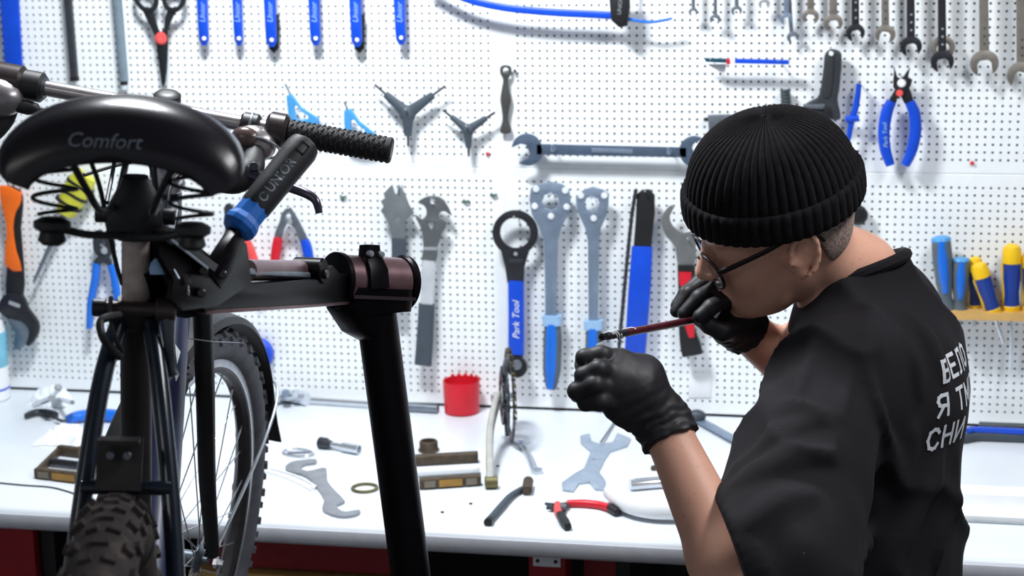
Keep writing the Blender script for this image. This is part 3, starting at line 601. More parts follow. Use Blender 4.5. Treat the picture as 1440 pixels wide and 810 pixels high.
# screwdriver rack on the right
SH = 0.075
def shp(x, y): return onwall(x, y, SH)
zt = onwall(1400, 441, SH)[2]; x0 = onwall(1337, 445, SH)[0]
rk = thing('screwdriver_shelf', 'pale wooden shelf on the pegboard holding the screwdrivers', 'shelf', (x0+0.2, -SH/2, zt))
obj('board', MB().abox((x0, -SH, zt-0.014), (x0+0.42, -0.001, zt)), M_WOOD, rk, smooth=False)
for dx in (0.012, 0.30): obj('bracket', MB().abox((x0+dx, -0.055, zt-0.06), (x0+dx+0.004, -0.001, zt-0.0141)), M_WHITE, rk, smooth=False)
def screwdriver(label, top, bot, hw, mg, mc, style, off=0.042, shaft=0.07):
    a, b = onwall(top[0], top[1], off), onwall(bot[0], bot[1], off)
    t = thing('screwdriver', label, 'screwdriver', b, 'screwdrivers in the wooden shelf'); m = wpx(*top); d = unit(a-b); L = np.linalg.norm(a-b); r = hw*m
    if style == 'yellow':
        obj('grip', MB().lathe(b, d, [(0.05*L, r*0.8), (0.12*L, r*0.86), (0.3*L, r*0.8), (0.5*L, r*0.95), (0.72*L, r*0.98), (0.74*L, r*0.9)], 12), mg, t, angle=25)
        obj('yellow_cap', MB().lathe(b, d, [(0.72*L, r*0.9), (0.73*L, r*1.02), (0.9*L, r*1.0), (0.97*L, r*0.8), (L, r*0.4)], 18), mc, t)
        obj('yellow_foot', MB().lathe(b, d, [(0.0, r*0.7), (0.01*L, r*0.85), (0.1*L, r*0.92), (0.12*L, r*0.8)], 18), mc, t)
        sd = unit(np.cross(d, WN)); obj('yellow_rib', MB().bar([b+d*L*0.12-sd*r*0.75, b+d*L*0.45-sd*r*0.82, b+d*L*0.72-sd*r*0.92], r*0.22, seg=8), mc, t)
    else:
        obj('grip', MB().lathe(b, d, [(0, r*0.75), (0.03*L, r*0.95), (0.1*L, r*0.9), (0.22*L, r*0.62), (0.4*L, r*0.85), (0.7*L, r), (0.92*L, r*0.95), (0.98*L, r*0.8)], 18), mg, t)
        obj('blue_inlay', MB().bar([b+d*L*k+WN*r*q for k, q in ((0.28, 0.35), (0.45, 0.55), (0.7, 0.62), (0.95, 0.55))], [r*0.35, r*0.5, r*0.58, r*0.5], [r*0.45]*4, WN, seg=12), mc, t)
        obj('blue_cap', MB().lathe(b, d, [(0.93*L, r*0.9), (0.95*L, r*1.0), (0.98*L, r*0.9), (L, r*0.5)], 18), M_LBLUE, t)
    obj('shaft', MB().cyl(b+d*0.004, b-d*shaft, 0.0033, 10), M_CHROME, t)
screwdriver('grey and blue screwdriver standing tallest, closest to the shoulder', (1323, 332), (1331, 440), 14.5, M_GREYH, M_PBLUE, 'grey')
screwdriver('grey and blue screwdriver standing second, beside the shoulder', (1352, 362), (1349, 441), 12.5, M_GREYH, M_PBLUE, 'grey', shaft=0.03)
screwdriver('navy screwdriver with yellow cap, upright behind the tilted one', (1372, 361), (1371, 437), 10, M_NAVY, M_YEL, 'yellow', off=0.025, shaft=0.03)
screwdriver('navy screwdriver with yellow cap leaning to the left', (1375, 370), (1398, 442), 12.5, M_NAVY, M_YEL, 'yellow', off=0.055, shaft=0.06)
screwdriver('large navy screwdriver with yellow cap and ribs standing upright', (1423, 343), (1422, 440), 13.5, M_NAVY, M_YEL, 'yellow', shaft=0.115)
screwdriver('navy screwdriver with yellow cap cut by the right edge', (1450, 352), (1449, 440), 13, M_NAVY, M_YEL, 'yellow', shaft=0.09)

# small coloured plugs left in single holes
for x, y, m_, lb in ((1367, 229, M_REDP, 'tiny red plug in the pegboard right of the blue pliers'), (686, 216, M_REDP, 'tiny red plug in the pegboard left of the long double wrench'),
                     (482, 278, 'g', 'tiny green clip in the pegboard above the brake lever'), (655, 284, 'g', 'tiny green clip in the pegboard right of the double hook wrench'), (694, 275, 'g', 'tiny green clip in the pegboard above the black ring spanner')):
    m_ = mat('clip_green', (24, 84, 60), .5) if m_ == 'g' else m_
    mb = MB().lathe(onwall(x, y, 0.0), WN, [(0, .0022), (.002, .0042), (.005, .0036), (.006, .0015)], 10)
    if 'clip' in lb: mb = MB().bar(wpath([(x-4, y-3), (x, y), (x+5, y-2)], .005), [.002, .003, .0015], .003, WN, seg=8)
    tag(obj('peg_clip' if 'clip' in lb else 'peg_plug', mb, m_), lb, 'plug')
# ------------------------------------------------------------------ things lying on the bench
def t2(p, lift=0.0): q = ontable(p[0], p[1], lift); return (q[0], q[1])
def tframe(lift): return ((0, 0, TZ+lift), (1, 0, 0), (0, 1, 0), (0, 0, 1))
def tplate(pts, t=0.004, lift=0.0005, sm=0, holes=(), bev=0.0008):
    P = [t2(p, lift+t) for p in pts]
    if sm: P = [tuple(q[:2]) for q in smooth_path([(a, b, 0) for a, b in P], sm, True)]
    return MB().flat([P]+list(holes), tframe(lift), t, bev)
def tp(pts, lift): return [ontable(x, y, l) for (x, y), l in zip(pts, lift if hasattr(lift, '__len__') else [lift]*len(pts))]
def tbar(pts, ws, th, lift=None, sm=4, power=2.6, seg=14):
    """ws half widths in metres, th half thickness; lies on the bench"""
    th_ = th if hasattr(th, '__len__') else [th]*2
    lf = lift if lift is not None else max(th_)+0.0003
    P = tp(pts, lf)
    if sm: P = smooth_path(P, sm)
    return MB().bar(P, ws if hasattr(ws, '__len__') else [ws, ws], list(th_), UPZ, seg=seg, power=power)
def B(name, label, cat, x, y, group=None): return thing(name, label, cat, ontable(x, y), group)
UPZ = np.array([0, 0, 1.0])

t = B('spray_bottle', 'white bottle with blue stripes cut by the left edge', 'bottle', -18, 560); o0 = ontable(-18, 561)
obj('body', MB().lathe(o0, UPZ, [(0, 0.046), (0.004, 0.050), (0.15, 0.050), (0.17, 0.045), (0.185, 0.02), (0.20, 0.018)], 32), M_WHITE, t)
obj('label_band', MB().lathe(o0, UPZ, [(0.075, 0.0502), (0.076, 0.0506), (0.15, 0.0506), (0.151, 0.0502)], 32), mat('teal_label', (120, 190, 214), 0.4), t)
obj('blue_line', MB().lathe(o0, UPZ, [(0.024, 0.0502), (0.0245, 0.0507), (0.028, 0.0507), (0.0285, 0.0502)], 32), M_BLUE, t)
obj('cap', MB().lathe(o0, UPZ, [(0.20, 0.022), (0.235, 0.020), (0.24, 0.015)], 20), M_PBLUE, t)
def crumple(c, rx, ry, h, seed, n=16):
    rs = np.random.RandomState(seed); mb = MB(); v = []; f = []
    for i in range(n+1):
        for j in range(n+1):
            u, w_ = i/n*2-1, j/n*2-1; r = max(abs(u), abs(w_)); k = max(0, 1-r**3)
            v.append(V3(c)+np.array([u*rx*(1+0.25*rs.rand()-0.1), w_*ry*(1+0.25*rs.rand()-0.1), h*k*(0.35+0.65*rs.rand())+0.001]))
    for i in range(n):
        for j in range(n):
            a = i*(n+1)+j; f += [(a, a+n+1, a+n+2), (a, a+n+2, a+1)]
    b = len(v); base = [(i*(n+1)) for i in range(n+1)]+[n*(n+1)+j for j in range(1, n+1)]+[i*(n+1)+n for i in range(n-1, -1, -1)]+[j for j in range(n-1, 0, -1)]
    f.append(tuple(reversed(base)))
    return mb.add(v, f)
t = B('parts_bag', 'crumpled clear plastic bag with shiny small parts beside the white bottle', 'bag', 72, 560)
obj('bag', crumple(ontable(72, 568), 0.040, 0.026, 0.045, 3, 12), mat('bag_film', (236, 243, 247), 0.15, 0.0, var=0.05), t, smooth=False)
for a, b, r in (((48, 570), (72, 560), .006), ((70, 560), (84, 546), .005), ((80, 560), (102, 566), .005)):
    obj('metal_part', MB().cyl(ontable(*a, 0.012), ontable(*b, 0.055), r, 12), M_CHROME, t)
obj('bolt_head', MB().lathe(ontable(82, 548, 0.06), (0.3, -0.6, 0.7), [(0, .007), (.004, .009), (.01, .009), (.012, .006)], 6), M_CHROME, t)
t = B('black_clip', 'small black clip lying behind the blue handled tool', 'clip', 58, 584)
obj('body', tbar([(36, 585), (50, 580), (66, 580), (80, 584)], [0.004, 0.010, 0.010, 0.004], [0.006, 0.008]), M_DSTEEL, t)
obj('clip_ring', MB().tube([ontable(70, 583, .012)+.009*np.array([math.cos(a), math.sin(a), 0.3*math.sin(a)]) for a in np.linspace(0, 6.283, 15)[:-1]], .002, 6, closed=True), M_GUN, t)
t = B('blue_handle_tool', 'tool with a bright blue handle lying behind the seat stay', 'tool', 110, 590)
obj('handle', tbar([(96, 590), (112, 585), (140, 583), (165, 585)], [0.008, 0.017, 0.019, 0.012], [0.009, 0.013]), M_PBLUE, t)
obj('shank', tbar([(98, 590), (88, 592), (78, 588)], [0.004, 0.003], [0.003, 0.003], lift=0.01), M_DSTEEL, t)
tag(obj('crumpled_tissue', crumple(ontable(96, 618), 0.05, 0.045, 0.03, 8, 10), M_WHITE, smooth=False), 'crumpled white tissue lying behind the left pedal', 'tissue')
def pedal(name, label, front, back, hgt, refl=True, plates=True):
    """platform pedal: front and rear cage bars, end plates, axle barrel, reflector"""
    a, b = ontable(*front[0]), ontable(*front[1]); c, d = ontable(*back[0]), ontable(*back[1])
    t = thing(name, label, 'pedal', (a+b+c+d)/4); up = UPZ
    ex = unit(b-a); ey = unit(np.cross(up, ex)); L = np.linalg.norm(b-a)
    for p, q, nm in ((a, b, 'front_cage'), (c, d, 'rear_cage')):
        m = (p+q)/2+up*(hgt/2+0.0004); mb = MB().bar([m-unit(q-p)*np.linalg.norm(q-p)/2, m+unit(q-p)*np.linalg.norm(q-p)/2], 0.008, hgt/2, up, power=5, seg=16)
        o = obj(nm, mb, M_GRIME, t)
        if nm == 'front_cage' and refl:
            f0 = m-ey*0.0083
            obj('reflector', MB().box(f0, (ex, ey, up), (L*0.19, 0.0015, hgt*0.3)), M_AMBER, o)
            for s in (-1, 1): obj('end_tread', MB().box(f0+ex*s*L*0.34, (ex, ey, up), (L*0.09, 0.0012, hgt*0.28)), mat('dull_tread', (120, 112, 100), 0.5, 0.3), o)
    m1, m2 = (a+c)/2, (b+d)/2
    for p, q in ((a, c), (b, d)) if plates else (): obj('end_plate', MB().bar([p+up*hgt*0.5, q+up*hgt*0.5], 0.004, hgt*0.4, up, power=4), M_GRIME, t)
    obj('axle_barrel', MB().cyl(m1+up*hgt*0.5, m2+up*hgt*0.5, hgt*0.36, 16), M_GUN if plates else M_WHITE, t)
    return t
pedal('bicycle_pedal', 'grimy brown platform pedal lying left of the bicycle frame', [(52, 672), (135, 682)], [(84, 640), (150, 648)], 0.020)
tag(obj('thin_wire', MB().tube(smooth_path(tp([(-10, 678), (30, 682), (70, 685), (95, 691), (112, 697)], 0.0018), 5), 0.0014, 6), M_BLACK), 'thin black wire lying near the bench edge left of the bicycle', 'wire')

t = B('torque_wrench', 'long chrome ratchet wrench lying along the foot of the pegboard', 'wrench', 500, 566)
obj('head', tbar([(386, 561), (400, 556), (420, 558), (432, 562)], [0.012, 0.021, 0.019, 0.009], [0.010, 0.014]), M_CHROME, t)
obj('selector', MB().cyl(ontable(402, 553, .02), ontable(402, 553, .036), .009, 14), M_BLUESTEEL, t)
obj('square_drive', MB().box(ontable(416, 553, .03), np.eye(3), (.006, .006, .008)), M_CHROME, t)
obj('shaft', tbar([(428, 562), (520, 568), (605, 574)], [0.007, 0.007], [0.007, 0.007], lift=0.010), M_CHROME, t)
obj('end_grip', tbar([(556, 571), (616, 575)], [0.009, 0.009], [0.009, 0.009], lift=0.010, sm=0), M_SATIN, t)
t = thing('blue_disc_tool', 'round blue plastic tool hanging behind the front wheel', 'tool', onwall(362, 522, .02))
obj('disc', MB().lathe(onwall(364, 496, .004), WN, [(0, .030), (.004, .036), (.02, .036), (.024, .032), (.024, .012)], 32), M_BLUE, t)
obj('hub', MB().lathe(onwall(364, 496, .028), WN, [(0, .011), (.01, .010), (.012, .006)], 16), M_STEEL, t)
t = B('socket_driver', 'socket with a knurled steel head lying right of the front wheel', 'socket', 475, 632)
a, b = ontable(449, 622, .011), ontable(505, 632, .011); d = unit(b-a); L = np.linalg.norm(b-a)
obj('knurled_head', MB().lathe(a, d, [(0, .008), (.002, .0115), (.018, .0115), (.02, .009), (.03, .0075)], 14), M_DSTEEL, t, angle=20)
obj('neck', MB().cyl(a+d*.028, a+d*.06, .006, 14), M_CHROME, t)
obj('socket_end', MB().lathe(a, d, [(.056, .006), (.058, .0095), (L, .0095), (L, .007), (L-.01, .007)], 18), M_CHROME, t)
t = B('quick_link', 'small chrome clip lying beside the wheel left of the socket', 'clip', 418, 640)
obj('loop', MB().tube(smooth_path(tp([(398, 634), (418, 631), (436, 634), (440, 639), (424, 642), (404, 639)], .003), 4, True), .0022, 6, closed=True), M_CHROME, t)
obj('tongue', tbar([(404, 637), (436, 636)], [.004, .004], [.002, .002], lift=.006, sm=0), M_SATIN, t)
LW = [(401, 656), (410, 649), (428, 646), (444, 645), (444, 650), (430, 652), (422, 657), (432, 662), (446, 659), (459, 658), (460, 675), (472, 690), (485, 704), (474, 709), (476, 715), (486, 719), (505, 716), (505, 721), (492, 725), (475, 725), (458, 719), (453, 713), (456, 701), (446, 685), (436, 673), (424, 666), (406, 662)]
tag(obj('lockring_spanner', tplate(LW, .005, sm=2, bev=.0008), mat('spanner_grey', (150, 154, 160), .4, .6)), 'flat grey double hook spanner lying near the bench edge left of the stand post', 'wrench')
t = B('plastic_strip', 'white cable tie strip lying between wheel and hook spanner', 'cable tie', 410, 672)
for k, (p, q) in enumerate((((372, 662), (440, 690)), ((380, 658), (442, 682)))):
    obj('strip', tbar([p, ((p[0]+q[0])/2+3, (p[1]+q[1])/2-2), q], .0022, .0012, lift=.0016+.0004*k), M_WHITE, t)
obj('lock_head', MB().box(ontable(441, 686, .004), np.eye(3), (.004, .006, .0036)), M_WHITE, t)
c = ontable(513, 686, .003)
tag(obj('rubber_ring', MB().tube([c+.0225*np.array([math.cos(a), math.sin(a), 0]) for a in np.linspace(0, 2*math.pi, 41)[:-1]], .003, 8, closed=True), M_OLIVE), 'olive brass ring lying flat left of the stand post', 'ring')
c = ontable(603, 634)
t = thing('dust_cap', 'small brown threaded cap standing right of the stand post', 'cap', c)
obj('flange', MB().lathe(c, UPZ, [(0, .018), (.001, .0205), (.004, .0205), (.005, .0175)], 24), M_GRIME, t)
mb = MB().lathe(c, UPZ, [(.004, .0175)]+[(.006+.0015*k, .0172 if k % 2 else .0182) for k in range(10)]+[(.021, .0165), (.021, .0135), (.012, .0135)], 24); obj('threaded_body', mb, M_GRIME, t)
# crankset: pedal flat on the bench, arm rising to the edge-on chainrings
pd = pedal('bicycle_pedal', 'grimy platform pedal with amber reflector lying right of the stand post', [(590, 688), (676, 682)], [(584, 655), (672, 650)], 0.021, plates=False)
base = ontable(713, 622)
cc = base+UPZ*0.092
ck = thing('crankset', 'bicycle crankset with dark chainrings standing edge-on on the bench', 'crankset', base)
axd = unit(RT*0.985+np.array([0, 0.1, 0]))
axd[2] = 0; axd = unit(axd)
for k, (r, o_, n_) in enumerate(((.090, .006, 44), (.072, -.002, 34), (.054, -.010, 24))):
    u, v_ = UPZ, unit(np.cross(axd, UPZ)); lp = []
    for i in range(n_*4):
        a = 2*math.pi*i/(n_*4); rr = r+(0.0 if i % 4 in (0, 1) else -.0045); lp.append((rr*math.cos(a), rr*math.sin(a)))
    inn = [((r-.018)*math.cos(a), (r-.018)*math.sin(a)) for a in np.linspace(0, 2*math.pi, 49)[:-1]]
    obj('chainring', MB().flat([lp, inn], (cc+axd*o_, u, v_, axd), .003, .0004), M_GUN if k != 1 else M_DSTEEL, ck)
mb = MB()
for k in range(5):
    a = 2*math.pi*k/5+.3; e = UPZ*math.cos(a)+unit(np.cross(axd, UPZ))*math.sin(a); mb.bar([cc-axd*.004, cc+e*.076-axd*.002], [.010, .006], .004, axd, seg=8)
obj('spider', mb, M_DSTEEL, ck)
pend = ontable(692, 678, .012)
armp = [cc-axd*.016, cc-axd*.020+(pend-cc)*.4, pend-axd*.004]
obj('crank_arm', MB().bar(smooth_path(armp, 5), [.015, .012, .0125], [.007, .007, .0075], axd, power=4), mat('old_aluminium', (196, 194, 186), .35, .7, var=.1), ck)
obj('axle_stub', MB().cyl(cc-axd*.03, cc+axd*.02, .009, 14), M_CHROME, ck)
obj('pedal_eye', MB().cyl(pend-axd*.013, pend+axd*.010, .0115, 18), M_OLIVE, ck)
chp = []
for a in np.linspace(-1.9, 1.9, 40): chp.append(cc+axd*.0075+UPZ*.094*math.cos(a)+unit(np.cross(axd, UPZ))*.094*math.sin(a))
chain(chp, 'chain', ck, axd, M_GUN, M_OLIVE)
c = ontable(649, 577); c = np.array([c[0]+.004, -.043, TZ])
t = thing('red_cup', 'red plastic cup standing at the foot of the pegboard', 'cup', c)
obj('cup', MB().lathe(c, UPZ, [(0, .033), (.003, .0365), (.068, .0385), (.070, .038), (.069, .0362), (.006, .034), (.005, .0)], 40), M_REDP, t)
for k in range(6):
    a = .4+k*.38; e = np.array([math.cos(a), math.sin(a), 0]); obj('rim_tooth', MB().box(c+e*.037+UPZ*.0715, (e, np.cross(UPZ, e), UPZ), (.0012, .003, .003)), M_REDP, t)
t = B('combination_wrench', 'small chrome combination wrench lying in front of the crankset', 'wrench', 742, 645)
obj('shaft', tbar([(735, 627), (745, 644), (752, 661)], [.0075, .0065, .0075], [.003, .003], power=4), M_CHROME, t)
def thead(c, r, ang, jaw, depth, lift, t_):
    o = np.array(t2(c, lift)); d = np.array([math.cos(ang), math.sin(ang)]); q = np.array([-d[1], d[0]]); a0 = math.asin(min(.95, jaw/2/r)); pts = []
    for k in range(31):
        a = a0+(2*math.pi-2*a0)*k/30; pts.append(tuple(o+r*(d*math.cos(a)+q*math.sin(a))))
    for u, w_ in ((r-depth+.3*jaw, -.5), (r-depth, -.3), (r-depth, .3), (r-depth+.3*jaw, .5)): pts.append(tuple(o+d*u+q*jaw*w_))
    return MB().flat([pts], tframe(lift), t_, .0006)
obj('open_head', thead((733, 622), .018, math.radians(115), .017, .021, .0005, .006), M_CHROME, t)
c = t2((755, 665), .0005); obj('ring_head', MB().flat([[(c[0]+.011*math.cos(a), c[1]+.011*math.sin(a)) for a in np.linspace(0, 6.283, 25)[:-1]], [(c[0]+.006*math.cos(a), c[1]+.006*math.sin(a)) for a in np.linspace(0, 6.283, 13)[:-1]]], tframe(.0005), .008, .0008), M_CHROME, t)
t = B('bent_tool', 'bent dark handle with a rusty brown head lying right of the pedal', 'tool', 710, 715)
obj('handle', tbar([(688, 732), (702, 716), (717, 699), (730, 690), (738, 686)], [.0065, .0068, .0062, .005, .0045], [.006, .006, .005, .0045]), M_DKH, t)
obj('handle_end', tbar([(686, 735), (689, 731)], [.0075, .0072], [.0068, .0066], lift=.0072, sm=0), M_BLACK, t)
obj('rusty_head', MB().cyl(ontable(741, 690, .010), ontable(743, 676, .012), .0095, 12), M_GRIME, t)
CW = [(816, 612), (829, 609), (832, 620), (845, 624), (862, 621), (868, 608), (887, 616), (882, 626), (858, 634), (851, 644), (842, 662), (852, 676), (850, 688), (837, 687), (829, 677), (814, 679), (806, 690), (791, 688), (790, 678), (808, 665), (821, 658), (831, 634), (817, 622)]
c = t2((836, 645), .0045)
tag(obj('double_cone_wrench', tplate(CW, .004, holes=[[(c[0]+.004*math.cos(a), c[1]+.004*math.sin(a)) for a in np.linspace(0, 6.283, 13)[:-1]]]), mat('pale_blue_steel', (176, 190, 204), .4, .5)), 'flat blue-grey double open cone wrench lying under the gloved fist', 'wrench')
tag(obj('thin_rod', MB().cyl(ontable(868, 588, .003), ontable(845, 622, .008), .0022, 10), M_SATIN), 'thin steel rod leaning on the flat cone wrench', 'rod')
t = B('red_pliers', 'small pliers with red and black handles lying open by the bench edge', 'pliers', 795, 715)
for pts in ([(766, 706), (780, 707), (797, 711), (795, 717), (778, 712)], [(768, 712), (784, 707), (800, 705), (800, 711), (784, 714)]): obj('jaw', tplate(pts, .006, .004, bev=.001), M_DSTEEL, t)
obj('pivot', MB().cyl(ontable(792, 711, .003), ontable(792, 711, .012), .005, 14), M_CHROME, t)
obj('handle', tbar([(797, 708), (822, 708), (846, 711), (863, 717)], [.0055, .0072, .0072, .0066], [.006, .007, .007, .006]), M_REDP, t)
obj('handle', tbar([(784, 709), (784, 718), (790, 728)], [.0055, .0068, .007], [.006, .007, .007]), M_PINK, t)
obj('black_tip', tbar([(858, 714), (869, 721)], [.0078, .007], [.0075, .006], lift=.008), M_BLACK, t)
obj('black_tip', tbar([(788, 724), (794, 734), (799, 741)], [.0075, .0085, .006], [.0075, .0078, .006], lift=.008), M_BLACK, t)
t = B('white_fender_piece', 'curved white plastic piece with a black lower rim beside the bare forearm', 'bicycle part', 905, 715)
pth = [(856, 690), (872, 701), (895, 711), (930, 716), (985, 716)]
obj('shell', tbar(pth, [.010, .017, .020, .020, .018], [.010, .015, .017, .016], lift=.022), M_WHITE, t)
obj('black_rim', tbar([(x, y+2) for x, y in pth], [.011, .018, .021, .021, .019], [.003, .003], lift=.0035), M_BLACK, t)
t = B('chrome_tube', 'short chrome tube lying behind the white plastic piece', 'tube', 915, 682)
a, b = ontable(886, 682, .0105), ontable(945, 677, .0105); obj('tube', MB().lathe(a, b-a, [(0, .007), (0, .010), (.002, .0105), (np.linalg.norm(b-a), .0105)], 20), M_CHROME, t)
obj('slot', MB().bar([a+(b-a)*.1+UPZ*.0102, a+(b-a)*.8+UPZ*.0102], .002, .0008, UPZ, seg=8), M_DSTEEL, t)
tag(obj('brown_nut', MB().lathe(ontable(920, 661), UPZ, [(0, .006), (.001, .007), (.007, .007), (.008, .005), (.008, .0035), (.002, .0035)], 6), M_GRIME, smooth=False), 'tiny brown nut lying behind the chrome tube', 'nut')
t = B('steel_blade', 'blue-grey steel strip with a dark knob lying behind the wrist', 'tool', 1000, 605)
obj('strip', tbar([(955, 580), (985, 592), (1040, 622), (1080, 640)], [.010, .013, .013, .013], [.003, .003], lift=.006), M_BLUESTEEL, t)
obj('knob', MB().ball(ontable(980, 585, .016), (.019, .014, .0135)), mat('knob_slate', (58, 66, 76), .5), t)
t = B('hand_saw', 'blue and dark grey long tool lying on the bench at the right edge', 'tool', 1400, 615)
obj('dark_body', tbar([(1352, 618), (1372, 613), (1400, 613), (1500, 617)], [.006, .013, .014, .014], [.006, .009, .009, .009], power=4), M_DKH, t)
obj('blue_strip', tbar([(1362, 606), (1378, 604), (1500, 610)], [.006, .008, .008], [.004, .005, .005], lift=.022, power=4), M_BLUE, t)
obj('strut', MB().abox(ontable(1380, 613, .0)+np.array([-.004, -.003, .012]), ontable(1380, 610, .0)+np.array([.12, .01, .022])), M_DSTEEL, t)
# white extruded rail on the right
a = ontable(1300, 730); b = ontable(1300, 698)
t = thing('white_rail', 'long white rail with a groove lying on the bench right of the shirt', 'rail', ontable(1400, 730))
y0, y1 = a[1], b[1]; W_ = y1-y0
obj('rail', prism_x([(y0, TZ+.0005), (y0, TZ+.010), (y0+.004, TZ+.013), (y0+W_*.28, TZ+.013), (y0+W_*.32, TZ+.004), (y0+W_*.62, TZ+.004), (y0+W_*.66, TZ+.022), (y0+W_*.72, TZ+.025), (y1, TZ+.025), (y1, TZ+.0005)], a[0]-.02, a[0]+.6), M_WHITE, t)
obj('shadow_gap_strip', prism_x([(y0-.008, TZ+.0005), (y0-.008, TZ+.0025), (y0-.0005, TZ+.0025), (y0-.0005, TZ+.0005)], a[0]-.02, a[0]+.6), mat('shadow_grey', (150, 158, 164), .5), t)  # shadow line along the rail's front foot, put in as a grey strip
for i, (x, y) in enumerate(((662, 708), (622, 720), (700, 655), (950, 650))):
    tag(obj('metal_crumb', MB().ball(ontable(x, y, .0018), (.0035, .002, .0018)), M_GRIME), ['tiny dark crumb in front of the pedal', 'tiny dark crumb by the stand post', 'tiny dark crumb beside the crank arm', 'tiny dark crumb beside the forearm'][i], 'crumb')
# ------------------------------------------------------------------ bicycle held in the stand (seen from behind)
BO = np.array([-0.66673636, -2.12550736, 1.07602015]); by, bp, bl = -0.31920997, -0.0685311, 0.07587988
_f = np.array([math.sin(by), math.cos(by), 0]); _r = np.array([math.cos(by), -math.sin(by), 0])
BF = _f*math.cos(bp)+UPZ*math.sin(bp); _u = UPZ*math.cos(bp)-_f*math.sin(bp)
BR = _r*math.cos(bl)-_u*math.sin(bl); BU = _u*math.cos(bl)+_r*math.sin(bl)
def K(u, w_, v): return BO+BF*u+BR*w_+BU*v           # bike coordinates: forward, right, up from the rear hub
M_FRAME = mat('frame_dark_blue', (22, 32, 46), 0.25, 0.2, var=0.3, scale=25, coat=0.5)
M_NAVYF = mat('frame_navy', (34, 42, 74), 0.38, 0.1, var=0.15, coat=0.2)
M_TYRE = speckle(mat('tyre_rubber', (54, 47, 46), 0.85, var=0.3, scale=50, bump=0.3), (92, 84, 80), 45, 0.55, 0.75)
M_TYREG = mat('tyre_grey', (88, 90, 97), 0.75, var=0.2, scale=30)
M_POST = mat('seatpost_worn', (186, 172, 162), 0.45, 0.1, var=0.25, scale=60)
M_RIM = mat('rim_grey', (60, 58, 60), 0.4, 0.5, var=0.2)
M_SADDLE = mat('saddle_vinyl', (21, 17, 23), 0.27, var=0.15, scale=12, bump=0.05, bscale=400)
M_PUR = mat('purple_black_gloss', (62, 50, 54), 0.3, 0.6, var=0.2)
bk = thing('bicycle', 'dark bicycle with a black comfort saddle clamped in the repair stand', 'bicycle', BO)
TA = np.array([1.0, 0, 0.0])
# steering axis (bike coordinates) and steered points
A0 = K(0.80, 0, 0.45); AX = unit(-BF*0.3256+BU*0.9455); PHI = math.radians(-18.5)
def steer(p):
    p = V3(p)-A0; c, s = math.cos(PHI), math.sin(PHI); return A0+p*c+np.cross(AX, p)*s+AX*np.dot(AX, p)*(1-c)
def KS(u, w_, v): return steer(K(u, w_, v))
def wheel(name, centre, fwd, right, up, knob_mat, R=0.346, r=0.031, hubw=0.05):
    c = V3(centre)
    P = lambda a, rad, off: c+fwd*rad*math.sin(a)+up*rad*math.cos(a)+right*off
    n = 96
    def ring(prof):
        mb = MB(); m = len(prof); v = []; f = []
        for i in range(n):
            a = 2*math.pi*i/n
            for off, rad in prof: v.append(P(a, rad, off))
        for i in range(n):
            j = (i+1) % n
            for k in range(m): f.append((i*m+k, i*m+(k+1) % m, j*m+(k+1) % m, j*m+k))
        return mb.add(v, f)
    rim = ring([(-.013, .297), (-.012, .300), (.012, .300), (.013, .297), (.012, .281), (.006, .274), (-.006, .274), (-.012, .281)])
    wh = obj(name, rim, M_RIM, bk)
    for s in (-1, 1): obj('brake_track', ring([(s*.0131, .284), (s*.0137, .285), (s*.0137, .295), (s*.0131, .296)]), M_STEEL, wh)
    R0 = R-.005-r
    tp_ = [(r*math.cos(t), R0+r*math.sin(t)) for t in np.linspace(math.radians(-62), math.radians(242), 18)]
    tmb = ring(tp_)
    kn = 84
    for i in range(kn):
        a = 2*math.pi*(i+.5*0)/kn
        for (tt, ht, hw, hl) in (((90, .0034, .007, .0052),) if i % 2 else ((72, .0036, .0055, .0050), (108, .0036, .0055, .0050)))+(((45, .005, .0055, .0048), (135, .005, .0055, .0048)) if i % 2 else ((22, .0045, .005, .0055), (158, .0045, .005, .0055))):
            t = math.radians(tt); rad = unit(fwd*math.sin(a)+up*math.cos(a)); tg = unit(fwd*math.cos(a)-up*math.sin(a))
            nrm = right*math.cos(t)+rad*math.sin(t); cen = c+rad*R0+nrm*(r+ht*.35); tmb.box(cen, (nrm, tg, np.cross(nrm, tg)), (ht*.65, hl, hw))
    obj('tyre', tmb, knob_mat, wh, angle=30)
    ht = obj('hub', MB().lathe(c-right*hubw, right, [(0, .005), (.012, .005), (.012, .012), (.016, .021), (.019, .021), (.022, .011), (hubw, .009), (2*hubw-.022, .011), (2*hubw-.019, .021), (2*hubw-.016, .021), (2*hubw-.012, .012), (2*hubw-.012, .005), (2*hubw, .005)], 18), M_SATIN, wh)
    for i in range(32):
        a = 2*math.pi*i/32; s = 1 if i % 2 else -1; da = (0.55 if (i//2) % 2 else -0.55)
        obj('spoke', MB().tube([P(a+da, .019, s*(hubw-.018)), P(a, .277, s*.002)], .0011, 5), M_CHROME, wh)
    return wh
wheel('rear_wheel', K(0, 0, 0), BF, BR, BU, M_TYRE, hubw=.065)
fwf, fwr, fwu = steer(A0+BF)-A0, steer(A0+BR)-A0, steer(A0+BU)-A0; FH = KS(1.0, 0, 0)
wheel('front_wheel', FH, fwf, fwr, fwu, M_TYREG, r=.0245)
def W(p, f_, r_, u_): return FH+fwf*f_+fwr*r_+fwu*u_
